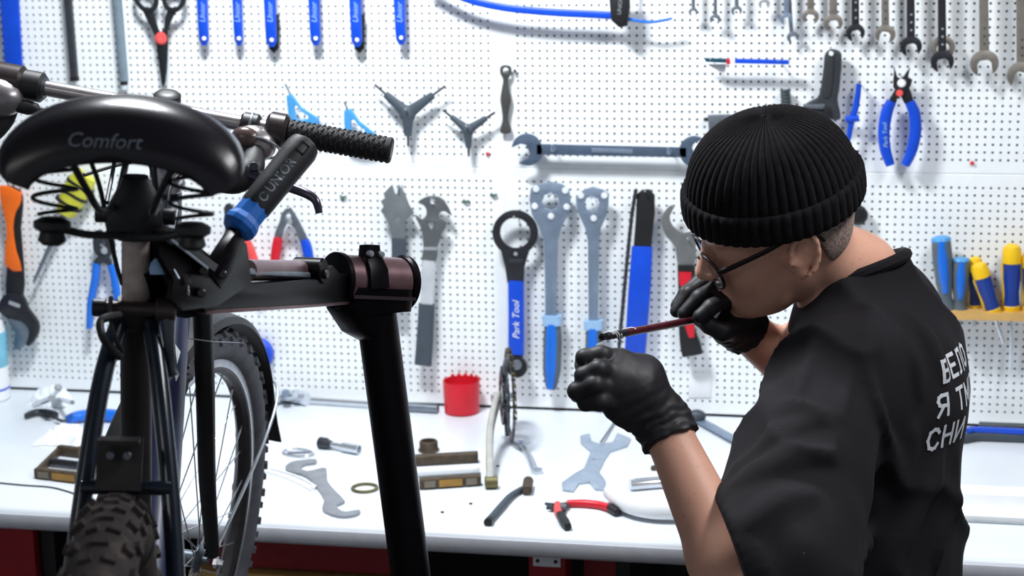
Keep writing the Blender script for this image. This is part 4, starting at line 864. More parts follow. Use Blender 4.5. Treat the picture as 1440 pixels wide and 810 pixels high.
# frame
def tubepart(name, pts, r, m, sm=0, thick=None, seg=16): return obj(name, MB().bar(smooth_path(pts, sm) if sm else pts, r, thick, None, seg=seg), m, bk)
BB = K(.42, 0, -.04)
tubepart('seat_tube', [BB, K(.27, 0, .48)], .0165, mat('seat_tube_dark', (38, 33, 34), .5, .2, var=.3), seg=20)
tubepart('top_tube', [K(.275, 0, .44), K(.755, 0, .54)], .0165, M_FRAME)
dt = tubepart('down_tube', [K(.42, 0, -.03), K(.80, 0, .44)], .034, M_NAVYF, seg=20)
tubepart('head_tube', [A0-AX*.02, A0+AX*.125], .0195, M_FRAME, seg=20)
obj('bottom_bracket_shell', MB().cyl(BB-BR*.036, BB+BR*.036, .021, 20), M_FRAME, bk)
for s in (-1, 1):
    tubepart('seat_stay', [K(.262, s*.014, .475), K(.215, s*.031, .40), K(.12, s*(.056 if s > 0 else .047), .22), K(.0, s*.062, .01)], [.0095, .0098, .0095, .008], M_FRAME, sm=5)
    tubepart('chain_stay', [K(.40, s*.025, -.035), K(.2, s*.045, -.02), K(0, s*.066, 0)], .0095, M_FRAME, sm=3)
    obj('dropout', MB().box(K(0, s*.066, 0), (BF, BR, BU), (.02, .003, .022)), M_DSTEEL, bk)
brg = obj('stay_bridge', MB().bar([K(.165, -.042, .318), K(.165, .045, .318)], .0075, seg=12), M_FRAME, bk)
obj('reflector_bracket', MB().box(K(.152, -.004, .345), (BF*.9-BU*.3, BR, BU+BF*.3), (.002, .022, .026)), mat('bracket_brown', (48, 44, 44), .5, .4), brg)
obj('bracket_lip', MB().box(K(.142, -.004, .371), (BF, BR, BU), (.010, .020, .002)), mat('bracket_brown', (48, 44, 44), .5, .4), brg)
for s in (-1, 1): obj('bracket_bolt', MB().cyl(K(.148, s*.008-.004, .356), K(.140, s*.008-.004, .356), .004, 10), M_SATIN, brg)
# white flashes on the down tube
sd = unit(np.cross(K(.80, 0, .44)-K(.42, 0, -.03), BR)); dd = unit(K(.80, 0, .44)-K(.42, 0, -.03))
for k, (s0, ln) in enumerate(((.47, .028), (.44, .018))):
    ctr = K(.42, 0, -.03)+(K(.80, 0, .44)-K(.42, 0, -.03))*(s0/.6)
    if np.dot(sd, CAM-ctr) < 0: sd = -sd
    nn = unit(sd*.8+BR*.6); ctr = ctr+nn*.0342
    obj('white_flash', MB().flat([[(-ln/2, -.002), (ln*.2, -.006), (ln/2, .003), (0, .001)]], (ctr, dd, np.cross(nn, dd), nn), .0006, .0001), M_PRINT, dt)
# fork and front brake
cr = A0-AX*.03
obj('fork_crown', MB().bar([cr-fwr*.055, cr, cr+fwr*.055], [.014, .02, .014], .014, AX, power=3), M_BLACK, bk)
for s in (-1, 1):
    fl = obj('fork_leg', MB().bar(smooth_path([cr+fwr*s*.050, cr+(FH-cr)*.33+fwr*s*.054-fwf*.008, cr+(FH-cr)*.66+fwr*s*.055-fwf*.012, FH+fwr*s*.054+fwu*.012], 5), [.0135, .0135, .0125, .010]), M_BLACK, bk)
    obj('axle_nut', MB().lathe(FH+fwr*s*.058, fwr*s, [(0, .009), (.006, .009), (.006, .006), (.014, .005)], 6), M_CHROME, fl)
    cb = cr-AX*.075-fwf*.012; ba = [cb+fwr*s*.030-AX*.085-fwf*.03, cb+fwr*s*.040-AX*.055-fwf*.032, cb+fwr*s*.026-AX*.02-fwf*.036, cb+fwr*s*.034+AX*.02-fwf*.034]
    b = obj('brake_arm', MB().bar(smooth_path(ba, 5), [.009, .0095, .007, .006], .006), M_BLACK, bk)
    for q, rr in ((ba[0], .006), (ba[1], .0052), (ba[3], .0055)): obj('brake_bolt', MB().cyl(q-fwf*.004, q-fwf*.013, rr, 10), M_CHROME, b)
    obj('brake_pad', MB().bar([ba[1]-fwf*.03*0+fwr*(-s)*.012+fwf*.0, ba[1]+fwr*(-s)*.012+fwf*.05], .006, .009, fwr), M_RUB, b)
obj('brake_wire', MB().tube([cb+fwr*.034+AX*.018-fwf*.036, cb+fwr*.080+AX*.017-fwf*.02, cb+fwr*.115+AX*.019], .0009, 6), M_CHROME, bk)
# mudguard over the front tyre, flap and wire stay
fv = []; ff = []; na = 40; a0, a1 = math.radians(-55), math.radians(62)
for i in range(na+1):
    a = a0+(a1-a0)*i/na; rad = fwf*math.sin(a)+fwu*math.cos(a)
    for off, rr in ((-.030, .352), (-.024, .362), (0, .367), (.024, .362), (.030, .352), (.028, .352), (.022, .3605), (0, .3652), (-.022, .3605), (-.028, .352)): fv.append(FH+rad*rr+fwr*off)
for i in range(na):
    for k in range(10): ff.append((i*10+k, i*10+(k+1) % 10, (i+1)*10+(k+1) % 10, (i+1)*10+k))
ff += [tuple(range(10)), tuple(na*10+k for k in range(9, -1, -1))]
mg = obj('mudguard', MB().add(fv, ff), M_BLACK, bk)
e = FH+(fwf*math.sin(a1)+fwu*math.cos(a1))*.362; tg = fwf*math.cos(a1)-fwu*math.sin(a1)
obj('mud_flap', MB().bar([e-tg*.01, e+tg*.035+fwf*.004, e+tg*.075+fwf*.012], [.026, .029, .032], .002, fwf*math.sin(a1)+fwu*math.cos(a1), power=5), M_RUB, mg)
obj('guard_stay', MB().tube(smooth_path([FH+(fwf*math.sin(.9)+fwu*math.cos(.9))*.366+fwr*.0, FH+(fwf*math.sin(.95)+fwu*math.cos(.95))*.358+fwr*.034, FH+(fwf*math.sin(1.0)+fwu*math.cos(1.0))*.25+fwr*.046, FH+fwr*.056+fwu*.01], 5), .0026, 8), M_STEEL, mg)
# headset, stem, bar
obj('headset', MB().lathe(A0+AX*.118, AX, [(0, .020), (.004, .024), (.010, .024), (.012, .020), (.016, .0195), (.018, .0225), (.026, .0225), (.028, .018), (.031, .021), (.038, .021), (.040, .0165)], 24), M_CHROME, bk)
HC = K(.83, 0, .66); top = A0+AX*.225
HR = at(551, 212, 2.36); HL = 2*HC-HR; HD = unit(HR-HC); HN = unit(np.cross(HD, BU)); HU = np.cross(HN, HD)
if np.dot(HN, CAM-HC) < 0: HN = -HN
obj('stem', MB().bar([A0+AX*.15, top-AX*.01, top+AX*.012], [.0125, .0125, .013]), M_SATIN, bk)
obj('stem_cap', MB().lathe(top+AX*.012, AX, [(0, .014), (.002, .017), (.012, .0175), (.015, .014), (.016, .006)], 20), M_BLACK, bk)
obj('stem_extension', MB().bar([top-AX*.01, (top+HC)/2, HC], [.014, .013, .016]), M_SATIN, bk)
def hb(px): return HC+HD*np.linalg.norm(HR-HC)*((px-242)/309.0)     # along the bar by where it shows
obj('handlebar', MB().bar([HL, HC, HR], .0105, seg=18), mat('bar_silver', (176, 170, 172), .3, .85), bk)
def collar(name, p0, p1, r, m, par=None): return obj(name, MB().cyl(hb(p0), hb(p1), r, 22, .2), m, par or bk)
for sg in (1,):
    g = collar('grip', 404, 549, .0165, M_RUB)
    L = np.linalg.norm(hb(549)-hb(404))
    mb = MB()
    for i in range(19):
        for k in range(10):
            a = 2*math.pi*(k+.5*(i % 2))/10; d = HU*math.cos(a)+HN*math.sin(a); tgn = np.cross(HD, d); cpt = hb(409)+HD*L*.93*(i+.5)/19+d*.0164
            mb.bar([cpt-tgn*.0042-HD*.0022, cpt+d*.0006, cpt+tgn*.0042-HD*.0022], .0013, .0012, d, seg=6)
    obj('grip_tread', mb, M_RUB, g); obj('grip_flange', MB().cyl(hb(543), hb(551), .0178, 24, .2), M_RUB, g)
    collar('shifter_ring', 376, 406, .0235, mat('shifter_brown', (52, 44, 46), .35, .3))
    collar('clamp_ring', 340, 366, .0165, M_BLACK); collar('clamp_bolt_ring', 352, 357, .0175, M_SATIN)
    sp = obj('shifter_pod', MB().ball(hb(364)-HU*.022+HN*.016, (.031, .025, .022), (HD, HU, HN), 20, 12), mat('pod_silver', (150, 144, 146), .3, .7), bk)
    obj('shifter_window', MB().ball(hb(355)-HU*.016+HN*.030, (.020, .016, .012), (HD, HU, HN), 16, 10), mat('pod_brown', (88, 72, 70), .25, .3), sp)
    obj('pod_trim', MB().tube([hb(370)-HU*.026+HN*.016+(HD*.031*math.cos(a)+(HU*.6+HN*.8)*.025*math.sin(a)) for a in np.linspace(0, 6.283, 29)[:-1]], .002, 6, closed=True), M_CHROME, sp)
# right brake lever: body, blade
lb = obj('brake_lever', MB().bar(smooth_path([at(352, 212, 2.34), at(350, 238, 2.32), at(330, 256, 2.31), at(298, 258, 2.31)], 5), [.019, .020, .016, .009], [.012, .012, .010, .008], HN), M_BLACK, bk)
obj('lever_blade', MB().bar(smooth_path([at(345, 240, 2.31), at(385, 256, 2.29), at(425, 270, 2.27), at(443, 281, 2.265), at(449, 300, 2.265)], 5), [.008, .0065, .006, .0055, .0045], [.004]*5, FW), mat('lever_violet', (84, 78, 92), .25, .8), lb)
obj('lever_bolt', MB().cyl(at(357, 234, 2.312), at(357, 234, 2.298), .006, 12), M_DSTEEL, lb)
obj('barrel_adjuster', MB().lathe(at(300, 254, 2.305), at(286, 243, 2.30)-at(300, 254, 2.305), [(0, .006), (.006, .0072), (.012, .006), (.02, .004)], 12), M_CHROME, lb)
# left controls
collar('clamp_ring', 30, 62, .0205, M_BLACK); collar('clamp_ring', 57, 64, .0165, M_DSTEEL)
lp = collar('shifter_ring', -12, 34, .0245, mat('shifter_brown', (52, 44, 46), .35, .3))
obj('shifter_pod', MB().ball(hb(4)-HU*.022+HN*.018, (.036, .027, .024), (HD, HU, HN), 20, 12), mat('pod_silver', (150, 144, 146), .3, .7), lp)
obj('grip', MB().cyl(HL, hb(-10), .0165, 20), M_RUB, lp)
obj('brake_lever', MB().bar(smooth_path([hb(18)-HU*.02, hb(14)-HU*.05+HN*.01, hb(2)-HU*.075+HN*.02, hb(-30)-HU*.085+HN*.03], 4), [.014, .015, .010, .006], [.009]*4, HN), M_BLACK, bk)
obj('barrel_adjuster', MB().lathe(hb(34)-HU*.028+HN*.018, HD, [(0, .009), (.014, .010), (.026, .008), (.030, .004), (.044, .003)], 12), M_BLACK, bk)
# seatpost, collar
tubepart('seatpost', [K(.272, 0, .475), K(.245, 0, .575)], .0147, M_POST, seg=24)
CB = K(.268, 0, .485); ca = unit(K(.233, 0, .615)-K(.272, 0, .475))
sc = obj('seat_collar', MB().lathe(CB-ca*.022, ca, [(0, .0185), (.004, .0215), (.026, .0215), (.030, .0185)], 24), mat('collar_dark', (36, 31, 32), .45, .4), bk)
obj('collar_bolt', MB().cyl(CB-BR*.034-BF*.022, CB+BR*.026-BF*.022, .0075, 14), mat('bolt_brown', (74, 64, 62), .4, .6), sc)
obj('collar_nut', MB().cyl(CB-BR*.042-BF*.022, CB-BR*.028-BF*.022, .0095, 12), M_GUN, sc)
obj('quick_release_cam', MB().cyl(CB+BR*.022-BF*.022, CB+BR*.042-BF*.022, .0125, 16), mat('bolt_brown', (74, 64, 62), .4, .6), sc)
obj('quick_release_lever', MB().bar(smooth_path([CB+BR*.034-BF*.026, CB+BR*.036-BF*.030-BU*.03, CB+BR*.038-BF*.026-BU*.055, CB+BR*.042-BF*.028-BU*.068], 4), [.008, .0055, .005, .0065], [.004]*4, BF), M_DSTEEL, sc)
# saddle: arched shell, wide at the back
def saddle_mesh():
    st = [(.030, .080, -.050, .034, .008), (.032, .098, -.038, .040, .014), (.042, .1075, -.020, .048, .022), (.058, .1105, -.007, .053, .027), (.085, .110, 0, .054, .028), (.12, .105, .001, .050, .028), (.16, .090, -.003, .046, .026), (.20, .064, -.008, .042, .024), (.24, .042, -.011, .036, .022), (.29, .030, -.014, .032, .020), (.325, .024, -.020, .026, .016), (.336, .014, -.030, .014, .010)]
    n = 24; v = []; f = []; V0 = .708; m = 2*(n+1)
    S = smooth_path([(a, b, c) for a, b, c, d, e_ in st], 3); S2 = smooth_path([(d, e_, 0) for a, b, c, d, e_ in st], 3)
    for (u, hw, tp_), (dr, th, _) in zip(S, S2):
        for k in range(n+1):
            q = k/n*2-1; ang = q*math.pi/2
            v.append(K(u, hw*math.sin(ang), V0+tp_-dr*(1-math.cos(ang)**1.15)))
        for k in range(n, -1, -1):
            q = k/n*2-1; ang = q*math.pi/2
            v.append(K(u+.004, (hw-th*.25)*math.sin(ang), V0+tp_-th-(dr-th*.9)*(1-math.cos(ang)**1.15)))
    N = len(S)
    for i in range(N-1):
        for k in range(m): f.append((i*m+k, i*m+(k+1) % m, (i+1)*m+(k+1) % m, (i+1)*m+k))
    f += [tuple(range(m)), tuple((N-1)*m+k for k in range(m-1, -1, -1))]
    return MB().add(v, f)
smb = saddle_mesh(); sad = obj('saddle', smb, M_SADDLE, bk, angle=60)
bv = BVHTree.FromPolygons([Vector(p) for p in smb.v], smb.f)
def project(mb, direction, lift, tree):
    d = Vector(direction); out = []
    for p in mb.v:
        h = tree.ray_cast(Vector(p)-d*0.3, d)
        out.append(V3(h[0])-V3(direction)*lift if h[0] is not None else V3(p))
    mb.v = out; return mb
tx = text_mb('Comfort', .0185, (K(-.02, -.014, .672), BR, BU, -BF), t=.0, shear=.25)
M_FADED = mat('faded_print', (92, 102, 112), .6)
obj('lettering', project(tx, unit(BF*.97-BU*.05), .0006, bv), M_FADED, sad)
for s in (-1, 1):
    obj('saddle_rail', MB().tube(smooth_path([K(.070, s*.050, .655), K(.085, s*.034, .622), K(.12, s*.024, .598), K(.22, s*.022, .592), K(.27, s*.020, .60), K(.315, s*.010, .665)], 5), .0036, 8), M_BLACK, sad)
    cpts = []
    for k in range(46):
        a = k/45*2*math.pi*2.4; cpts.append(K(.085+.017*math.sin(a), s*(.062)+.020*math.cos(a), .640-.045*k/45))
    obj('saddle_spring', MB().tube(cpts, .0021, 6), M_BLACK, sad)
    obj('spring_foot', MB().lathe(K(.085, s*.064, .594), -BU, [(0, .010), (.004, .017), (.010, .017), (.014, .011), (.022, .013), (.026, .008)], 16), M_BLACK, sad)
obj('spring_frame', MB().tube(smooth_path([K(.085, -.072, .588), K(.095, -.035, .578), K(.13, 0, .574), K(.095, .035, .578), K(.085, .072, .588)], 5), .0038, 8), M_BLACK, sad)
obj('saddle_clamp', MB().bar([K(.242, 0, .562), K(.239, 0, .574), K(.234, 0, .592), K(.229, 0, .612), K(.227, 0, .622)], [.022, .031, .028, .017, .013], [.022, .024, .022, .016, .012], BF, power=3), M_BLACK, bk)
obj('clamp_bolt', MB().cyl(K(.236, -.040, .582), K(.236, .040, .582), .0085, 12), M_BLACK, bk)
# cables
for pts, r in (([(128, 228, 1.75), (140, 262, 1.78), (152, 318, 1.80), (163, 370, 1.82), (172, 400, 1.83)], .0026), ([(118, 246, 2.2), (165, 232, 2.24), (215, 222, 2.28), (262, 212, 2.30)], .0026), ([(162, 222, 2.15), (157, 250, 2.15), (150, 285, 2.1)], .0027), ([(208, 222, 2.2), (216, 250, 2.2), (222, 290, 2.2)], .0027), ([(286, 243, 2.30), (262, 238, 2.26), (240, 262, 2.22), (236, 300, 2.2)], .0025)):
    obj('cable', MB().tube(smooth_path([at(*p) for p in pts], 6), r, 8), M_BLACK, bk)
obj('brake_noodle', MB().tube(smooth_path([at(170, 443, 1.80), at(150, 447, 1.79), at(141, 453, 1.785), at(143, 470, 1.78), at(152, 486, 1.79), at(168, 502, 1.81)], 6), .0042, 10), M_BLACK, bk)
obj('noodle_link', MB().tube(smooth_path([at(156, 418, 1.81), at(155, 440, 1.80), at(160, 470, 1.80), at(172, 494, 1.81)], 6), .0024, 8), M_BLACK, bk)
# ------------------------------------------------------------------ repair stand
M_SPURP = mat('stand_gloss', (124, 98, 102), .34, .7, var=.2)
st = thing('repair_stand', 'black bicycle repair stand with a leaning post and a clamp lever', 'repair stand', (0, 0, 0))
P0, P1 = at(526, 418, 2.40), at(578, 812, 2.47); pd_ = unit(P1-P0); Pf = P0+pd_*((P0[2]-0.012)/-pd_[2])
st.location = Pf; ORG[st] = V3(Pf)
obj('post', MB().bar([P0, P1, Pf], .0275, seg=28), M_BPAINT, st)
obj('base_plate', MB().lathe((Pf[0], Pf[1], 0.0), UPZ, [(0, .20), (.008, .20), (.012, .19)], 36), M_BPAINT, st)
k0, k1 = at(474, 394, 2.35), at(562, 398, 2.42); kd = unit(k1-k0); KL = np.linalg.norm(k1-k0)
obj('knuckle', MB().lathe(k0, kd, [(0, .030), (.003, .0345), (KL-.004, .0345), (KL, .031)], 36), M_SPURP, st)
obj('knuckle_end_cap', MB().lathe(k0, kd, [(KL-.001, .036), (KL+.002, .0385), (KL+.007, .0385), (KL+.010, .034)], 36), M_BPAINT, st)
obj('knuckle_collar', MB().lathe(k0, kd, [(-.006, .034), (-.004, .0375), (.003, .0375), (.005, .0345)], 36), M_BPAINT, st)
kc = (k0+k1)/2; kb = unit(np.cross(kd, np.cross(UPZ, kd))); kf = unit(np.cross(kd, kb)); 
if np.dot(kf, CAM-kc) < 0: kf = -kf
obj('post_socket', MB().bar([kc+kd*.004-kb*.004, kc+kd*.004-kb*.034, kc+kd*.004-kb*.038, kc+kd*.005-kb*.044, kc+kd*.006+pd_*.056], [KL*.50, KL*.50, KL*.47, .036, .031], [.038, .038, .036, .034, .031], kf, power=6, seg=24), M_BPAINT, st)
obj('socket_lip', MB().box(kc-kb*.016+kf*.0385, (kd, kf, kb), (KL*.49, .002, .0022)), mat('lip_violet', (70, 60, 66), .35, .4), st)
lug = obj('clamp_lug', MB().bar([kc-kd*.012+kb*.028+kf*.012, kc-kd*.012+kb*.050+kf*.008], [.013, .012], [.014, .011], kf, power=4), M_BPAINT, st)
obj('clamp_strap', MB().bar([kc-kd*.012+kb*.036+kf*.018, kc-kd*.012+kb*.020+kf*.033, kc-kd*.010-kb*.004+kf*.0375], [.014, .016, .017], .004, kb*.6+kf*.8, power=4), M_BPAINT, st)
for s in (-1, 1): obj('lug_bolt', MB().lathe(kc-kd*(.012+s*.009)+kb*.040+kf*.020, kf, [(0, .0045), (.006, .0045), (.008, .003)], 10), M_STEEL, lug)
# arm: plane through its own length
A1, A2 = at(250, 408, 1.87), at(478, 399, 2.35); ad = unit(A2-A1); an = unit(np.cross(ad, UPZ))
if np.dot(an, CAM-A1) < 0: an = -an
au = unit(np.cross(an, ad)); au = au if au[2] > 0 else -au
def onarm(x, y, off=0.0):
    r = ray(x, y); t = np.dot(A1+an*off-CAM, an)/np.dot(r, an); return CAM+r*t
def aplate(pts, t, off=0.0, bev=.001, sm=0):
    o = A1+an*off; P = []
    for x, y in pts: q = onarm(x, y, off)-o; P.append((np.dot(q, ad), np.dot(q, au)))
    if sm: P = [tuple(q[:2]) for q in smooth_path([(a, b, 0) for a, b in P], sm, True)]
    return MB().flat([P], (o, ad, au, an), t, bev)
arm = obj('arm', aplate([(232, 408), (262, 400), (345, 396), (412, 391), (426, 383), (434, 372), (444, 383), (476, 386), (477, 424), (380, 430), (248, 438)], .034, -.017, .002), M_BPAINT, st)
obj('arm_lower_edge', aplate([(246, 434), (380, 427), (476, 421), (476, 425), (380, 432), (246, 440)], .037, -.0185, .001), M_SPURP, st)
obj('arm_front_plate', aplate([(212, 324), (226, 318), (244, 322), (300, 368), (326, 336), (340, 342), (345, 376), (347, 398), (300, 430), (250, 437), (232, 420), (236, 392), (216, 358)], .006, .020, .001), M_BPAINT, st)
obj('jaw_link', aplate([(212, 332), (222, 324), (236, 328), (296, 372), (290, 382), (240, 344), (228, 344)], .010, .027, .0015), M_BPAINT, st)
obj('link_edge', aplate([(214, 336), (224, 329), (236, 332), (292, 376), (290, 379), (236, 337), (224, 335)], .002, .037, .0004), M_SATIN, st)
for x, y in ((286, 381), (313, 386), (283, 412)): obj('arm_bolt', MB().cyl(onarm(x, y, .022), onarm(x, y, .034), .0052, 14, .3), mat('bolt_dark', (70, 62, 64), .3, .6), st)
r0, r1 = at(330, 381, 1.96), at(352, 380, 2.03)
obj('adjust_rod', MB().cyl(at(322, 381, 1.98), at(480, 390, 2.35), .0045, 12), M_SATIN, st)
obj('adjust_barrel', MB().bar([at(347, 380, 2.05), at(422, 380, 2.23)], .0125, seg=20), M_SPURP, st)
pv = at(435, 378, 2.24)
obj('barrel_pivot', MB().cyl(pv-an*.02-au*.002, pv+an*.02-au*.002, .0165, 22), M_BPAINT, st)
obj('pivot_bolt', MB().cyl(pv+an*.02-au*.006, pv+an*.025-au*.006, .006, 12), mat('bolt_dark', (70, 62, 64), .3, .6), st)
# jaws closing on the seat post
SPm = K(.254, 0, .545); sdir = unit(K(.233, 0, .615)-K(.272, 0, .475))
jr = unit(A1-SPm-sdir*np.dot(A1-SPm, sdir)); jt = np.cross(sdir, jr)
jaw = obj('fixed_jaw', MB().bar([A1+ad*.03-au*.01, (A1+SPm)/2-au*.008, SPm+jr*.019-sdir*.02], [.022, .020, .024], [.015, .015, .018], an, power=4), M_BPAINT, st)
obj('jaw_pad', MB().box(SPm+jr*.020-sdir*.016, (sdir, jr, jt), (.030, .006, .016)), M_RUB, jaw)
hj = obj('moving_jaw', MB().bar(smooth_path([at(222, 338, 1.87), at(232, 352, 1.84), at(245, 380, 1.83), at(252, 402, 1.83)], 4), [.016, .018, .014, .011], [.012]*4, an, power=4), M_BPAINT, st)
obj('chrome_spring', MB().tube([at(258-6*math.cos(k*.9)+k*.12, 396+k*.9, 1.835) for k in range(20)], .003, 6), M_CHROME, hj)
obj('jaw_pin', MB().lathe(at(222, 386, 1.80), at(222, 372, 1.80)-at(222, 386, 1.80), [(0, .008), (.006, .009), (.012, .007), (.016, .003)], 14), M_SKY, hj)
obj('jaw_edge', MB().tube([at(222, 345, 1.815), at(240, 372, 1.80), at(252, 392, 1.80)], .0012, 6), M_SATIN, hj)
# lever with blue collar and black grip
l0, l1 = at(296, 392, 1.90), at(336, 326, 1.93)
obj('lever_arm', MB().bar(smooth_path([l0, at(318, 360, 1.91), at(332, 332, 1.93), at(345, 312, 1.945)], 4), [.022, .019, .012, .011], [.008]*4, an, power=4), M_BPAINT, st)
g0, g1 = at(334, 322, 1.935), at(432, 200, 1.99); gd = unit(g1-g0); GL = np.linalg.norm(g1-g0)
gr = obj('lever_grip', MB().lathe(g0, gd, [(.030, .0165), (.034, .0178), (.07, .0182), (GL*.78, .0188), (GL-.012, .0192), (GL-.004, .0172), (GL, .011)], 28), mat('grip_black', (34, 34, 38), .55, var=.15, bump=.1), st)
obj('blue_collar', MB().lathe(g0, gd, [(-.006, .012), (-.003, .0165), (.003, .0205), (.009, .0205), (.016, .0175), (.034, .0172)], 10), mat('collar_blue', (30, 108, 200), .4), st, angle=20)
gc = (g0+g1)/2; gf = unit(CAM-gc-gd*np.dot(CAM-gc, gd)); gs = unit(np.cross(gf, gd)); gu = np.cross(gf, gd)
gtm = BVHTree.FromPolygons([Vector(p) for p in MB().lathe(g0, gd, [(.03, .0165), (.034, .0178), (.07, .0182), (GL*.78, .0188), (GL, .0188)], 40).v], MB().lathe(g0, gd, [(.03, .0165), (.034, .0178), (.07, .0182), (GL*.78, .0188), (GL, .0188)], 40).f)
# the word runs along the grip, read from its lower end upwards
tx = text_mb('UNIOR', .0150, (g0+gd*.074+gf*.03, gd, np.cross(gf, gd), gf), t=.0)
obj('lettering', project(tx, -gf, .0004, gtm), M_SATIN, gr)
c8 = g0+gd*.042+gf*.03
mb = MB().tube([c8+gd*.0045*math.cos(a)+np.cross(gf, gd)*.0045*math.sin(a) for a in np.linspace(.5, 5.8, 18)], .0009, 6)
mb.v = [V3(p) for p in mb.v]; obj('emblem', project(mb, -gf, .0006, gtm), M_SATIN, gr)
wb = g0+gd*GL*.87
mb = MB().tube([wb+gf*.0192+gd*a_+np.cross(gf, gd)*b_ for a_, b_ in ((-.006, -.005), (.006, -.005), (.006, .005), (-.006, .005))], .001, 6, closed=True); obj('grip_window', mb, mat('window_black', (12, 12, 14), .3), gr)
# ------------------------------------------------------------------ person: implicit surfaces meshed with surface nets
class SDF:
    def __init__(s, lo, hi, h):
        s.lo = V3(lo); s.h = h; s.n = np.ceil((V3(hi)-s.lo)/h).astype(int)+1
        s.d = np.full(s.n, 1.0, np.float32)
        s.ax = [s.lo[i]+h*np.arange(s.n[i]) for i in range(3)]
    def _sub(s, lo, hi):
        a = np.maximum(np.floor((V3(lo)-s.lo)/s.h).astype(int), 0); b = np.minimum(np.ceil((V3(hi)-s.lo)/s.h).astype(int)+1, s.n)
        if (b <= a).any(): return None, None
        sl = tuple(slice(a[i], b[i]) for i in range(3))
        G = np.stack(np.meshgrid(*[s.ax[i][sl[i]] for i in range(3)], indexing='ij'), -1); return sl, G
    def put(s, sl, e, k, op):
        d = s.d[sl]
        if op == '+': hh = np.maximum(k-np.abs(d-e), 0)/k; s.d[sl] = np.minimum(d, e)-hh*hh*k/4
        else: e = -e; hh = np.maximum(k-np.abs(d-e), 0)/k; s.d[sl] = np.maximum(d, e)+hh*hh*k/4
    def ell(s, c, r, A, k=.02, op='+'):
        c = V3(c); A = np.array(A); r = V3(r); R_ = (np.abs(A)*r[:, None]).sum(0)+k+3*s.h; sl, G = s._sub(c-R_, c+R_)
        if sl is None: return
        q = (G-c)@A.T; k0 = np.linalg.norm(q/r, axis=-1); k1 = np.linalg.norm(q/(r*r), axis=-1)+1e-9; s.put(sl, (k0*(k0-1)/k1).astype(np.float32), k, op)
    def cone(s, a, b, ra, rb, k=.015, op='+', flat=None):
        a, b = V3(a), V3(b); m = max(ra, rb)+k+3*s.h; sl, G = s._sub(np.minimum(a, b)-m, np.maximum(a, b)+m)
        if sl is None: return
        ab = b-a; t = np.clip(((G-a)@ab)/max(np.dot(ab, ab), 1e-12), 0, 1); q = G-(a+t[..., None]*ab)
        if flat is not None: n, f = flat; q = q+np.multiply.outer(q@V3(n), V3(n))*(f-1)
        s.put(sl, (np.linalg.norm(q, axis=-1)-(ra+(rb-ra)*t)).astype(np.float32), k, op)
    def path(s, P, R_, k=.006, op='+'):
        for i in range(len(P)-1): s.cone(P[i], P[i+1], R_[i], R_[i+1], k, op)
    def cut(s, p, n, k=.004):                 # keep the side n points away from
        G = sum((s.ax[i]-p[i]).reshape([-1 if j == i else 1 for j in range(3)])*n[i] for i in range(3)).astype(np.float32)
        hh = np.maximum(k-np.abs(s.d-G), 0)/k; s.d = np.maximum(s.d, G)+hh*hh*k/4
    def val(s, p):
        i = np.clip(np.round((V3(p)-s.lo)/s.h).astype(int), 0, s.n-1); return s.d[tuple(i)]
    def hit(s, x, y, z0=1.9, z1=3.1):
        r = ray(x, y)
        for z in np.arange(z0, z1, s.h*.5):
            p = CAM+r*z; q = (p-s.lo)/s.h
            if (q < 0).any() or (q > s.n-1).any(): continue
            if s.val(p) < 0: return p
        return None
    def mesh(s):
        d = s.d; I = d < 0; n = s.n
        c = sum(I[i:n[0]-1+i, j:n[1]-1+j, k:n[2]-1+k].astype(np.int8) for i in (0, 1) for j in (0, 1) for k in (0, 1))
        act = np.argwhere((c > 0) & (c < 8)); idx = -np.ones(tuple(n-1), np.int64); idx[tuple(act.T)] = np.arange(len(act))
        S = np.zeros((len(act), 3)); C = np.zeros(len(act)); cor = [np.array((i, j, k)) for i in (0, 1) for j in (0, 1) for k in (0, 1)]
        for a in cor:
            for ax_ in range(3):
                if a[ax_]: continue
                b = a.copy(); b[ax_] = 1; va = d[tuple((act+a).T)]; vb = d[tuple((act+b).T)]; m = (va < 0) != (vb < 0)
                t = np.where(m, va/np.where(m, va-vb, 1), 0); p = a+t[:, None]*(b-a); S += np.where(m[:, None], p, 0); C += m
        v = s.lo+s.h*(act+S/C[:, None]); F = []
        for ax_ in range(3):
            u_, w_ = (ax_+1) % 3, (ax_+2) % 3; a = np.take(I, range(n[ax_]-1), ax_); b = np.take(I, range(1, n[ax_]), ax_)
            e = np.argwhere(a != b); e = e[(e[:, u_] > 0) & (e[:, w_] > 0) & (e[:, u_] < n[u_]-1) & (e[:, w_] < n[w_]-1)]
            sgn = I[tuple(e.T)]; du = np.zeros(3, int); du[u_] = 1; dw = np.zeros(3, int); dw[w_] = 1
            q = np.stack([idx[tuple((e-du-dw).T)], idx[tuple((e-dw).T)], idx[tuple(e.T)], idx[tuple((e-du).T)]], 1); q[~sgn] = q[~sgn][:, ::-1]; F.append(q)
        mb = MB(); mb.v = list(v); mb.f = [tuple(q) for q in np.concatenate(F).tolist()]; return mb
def relax(mb, it=2, lam=.5):
    v = np.array(mb.v); f = np.array(mb.f); n = len(v)
    for _ in range(it):
        acc = np.zeros_like(v); cnt = np.zeros(n)
        for i in range(4):
            j = (i+1) % 4; np.add.at(acc, f[:, i], v[f[:, j]]); np.add.at(cnt, f[:, i], 1); np.add.at(acc, f[:, j], v[f[:, i]]); np.add.at(cnt, f[:, j], 1)
        v = v+lam*(acc/np.maximum(cnt, 1)[:, None]-v)
    mb.v = list(v); return mb
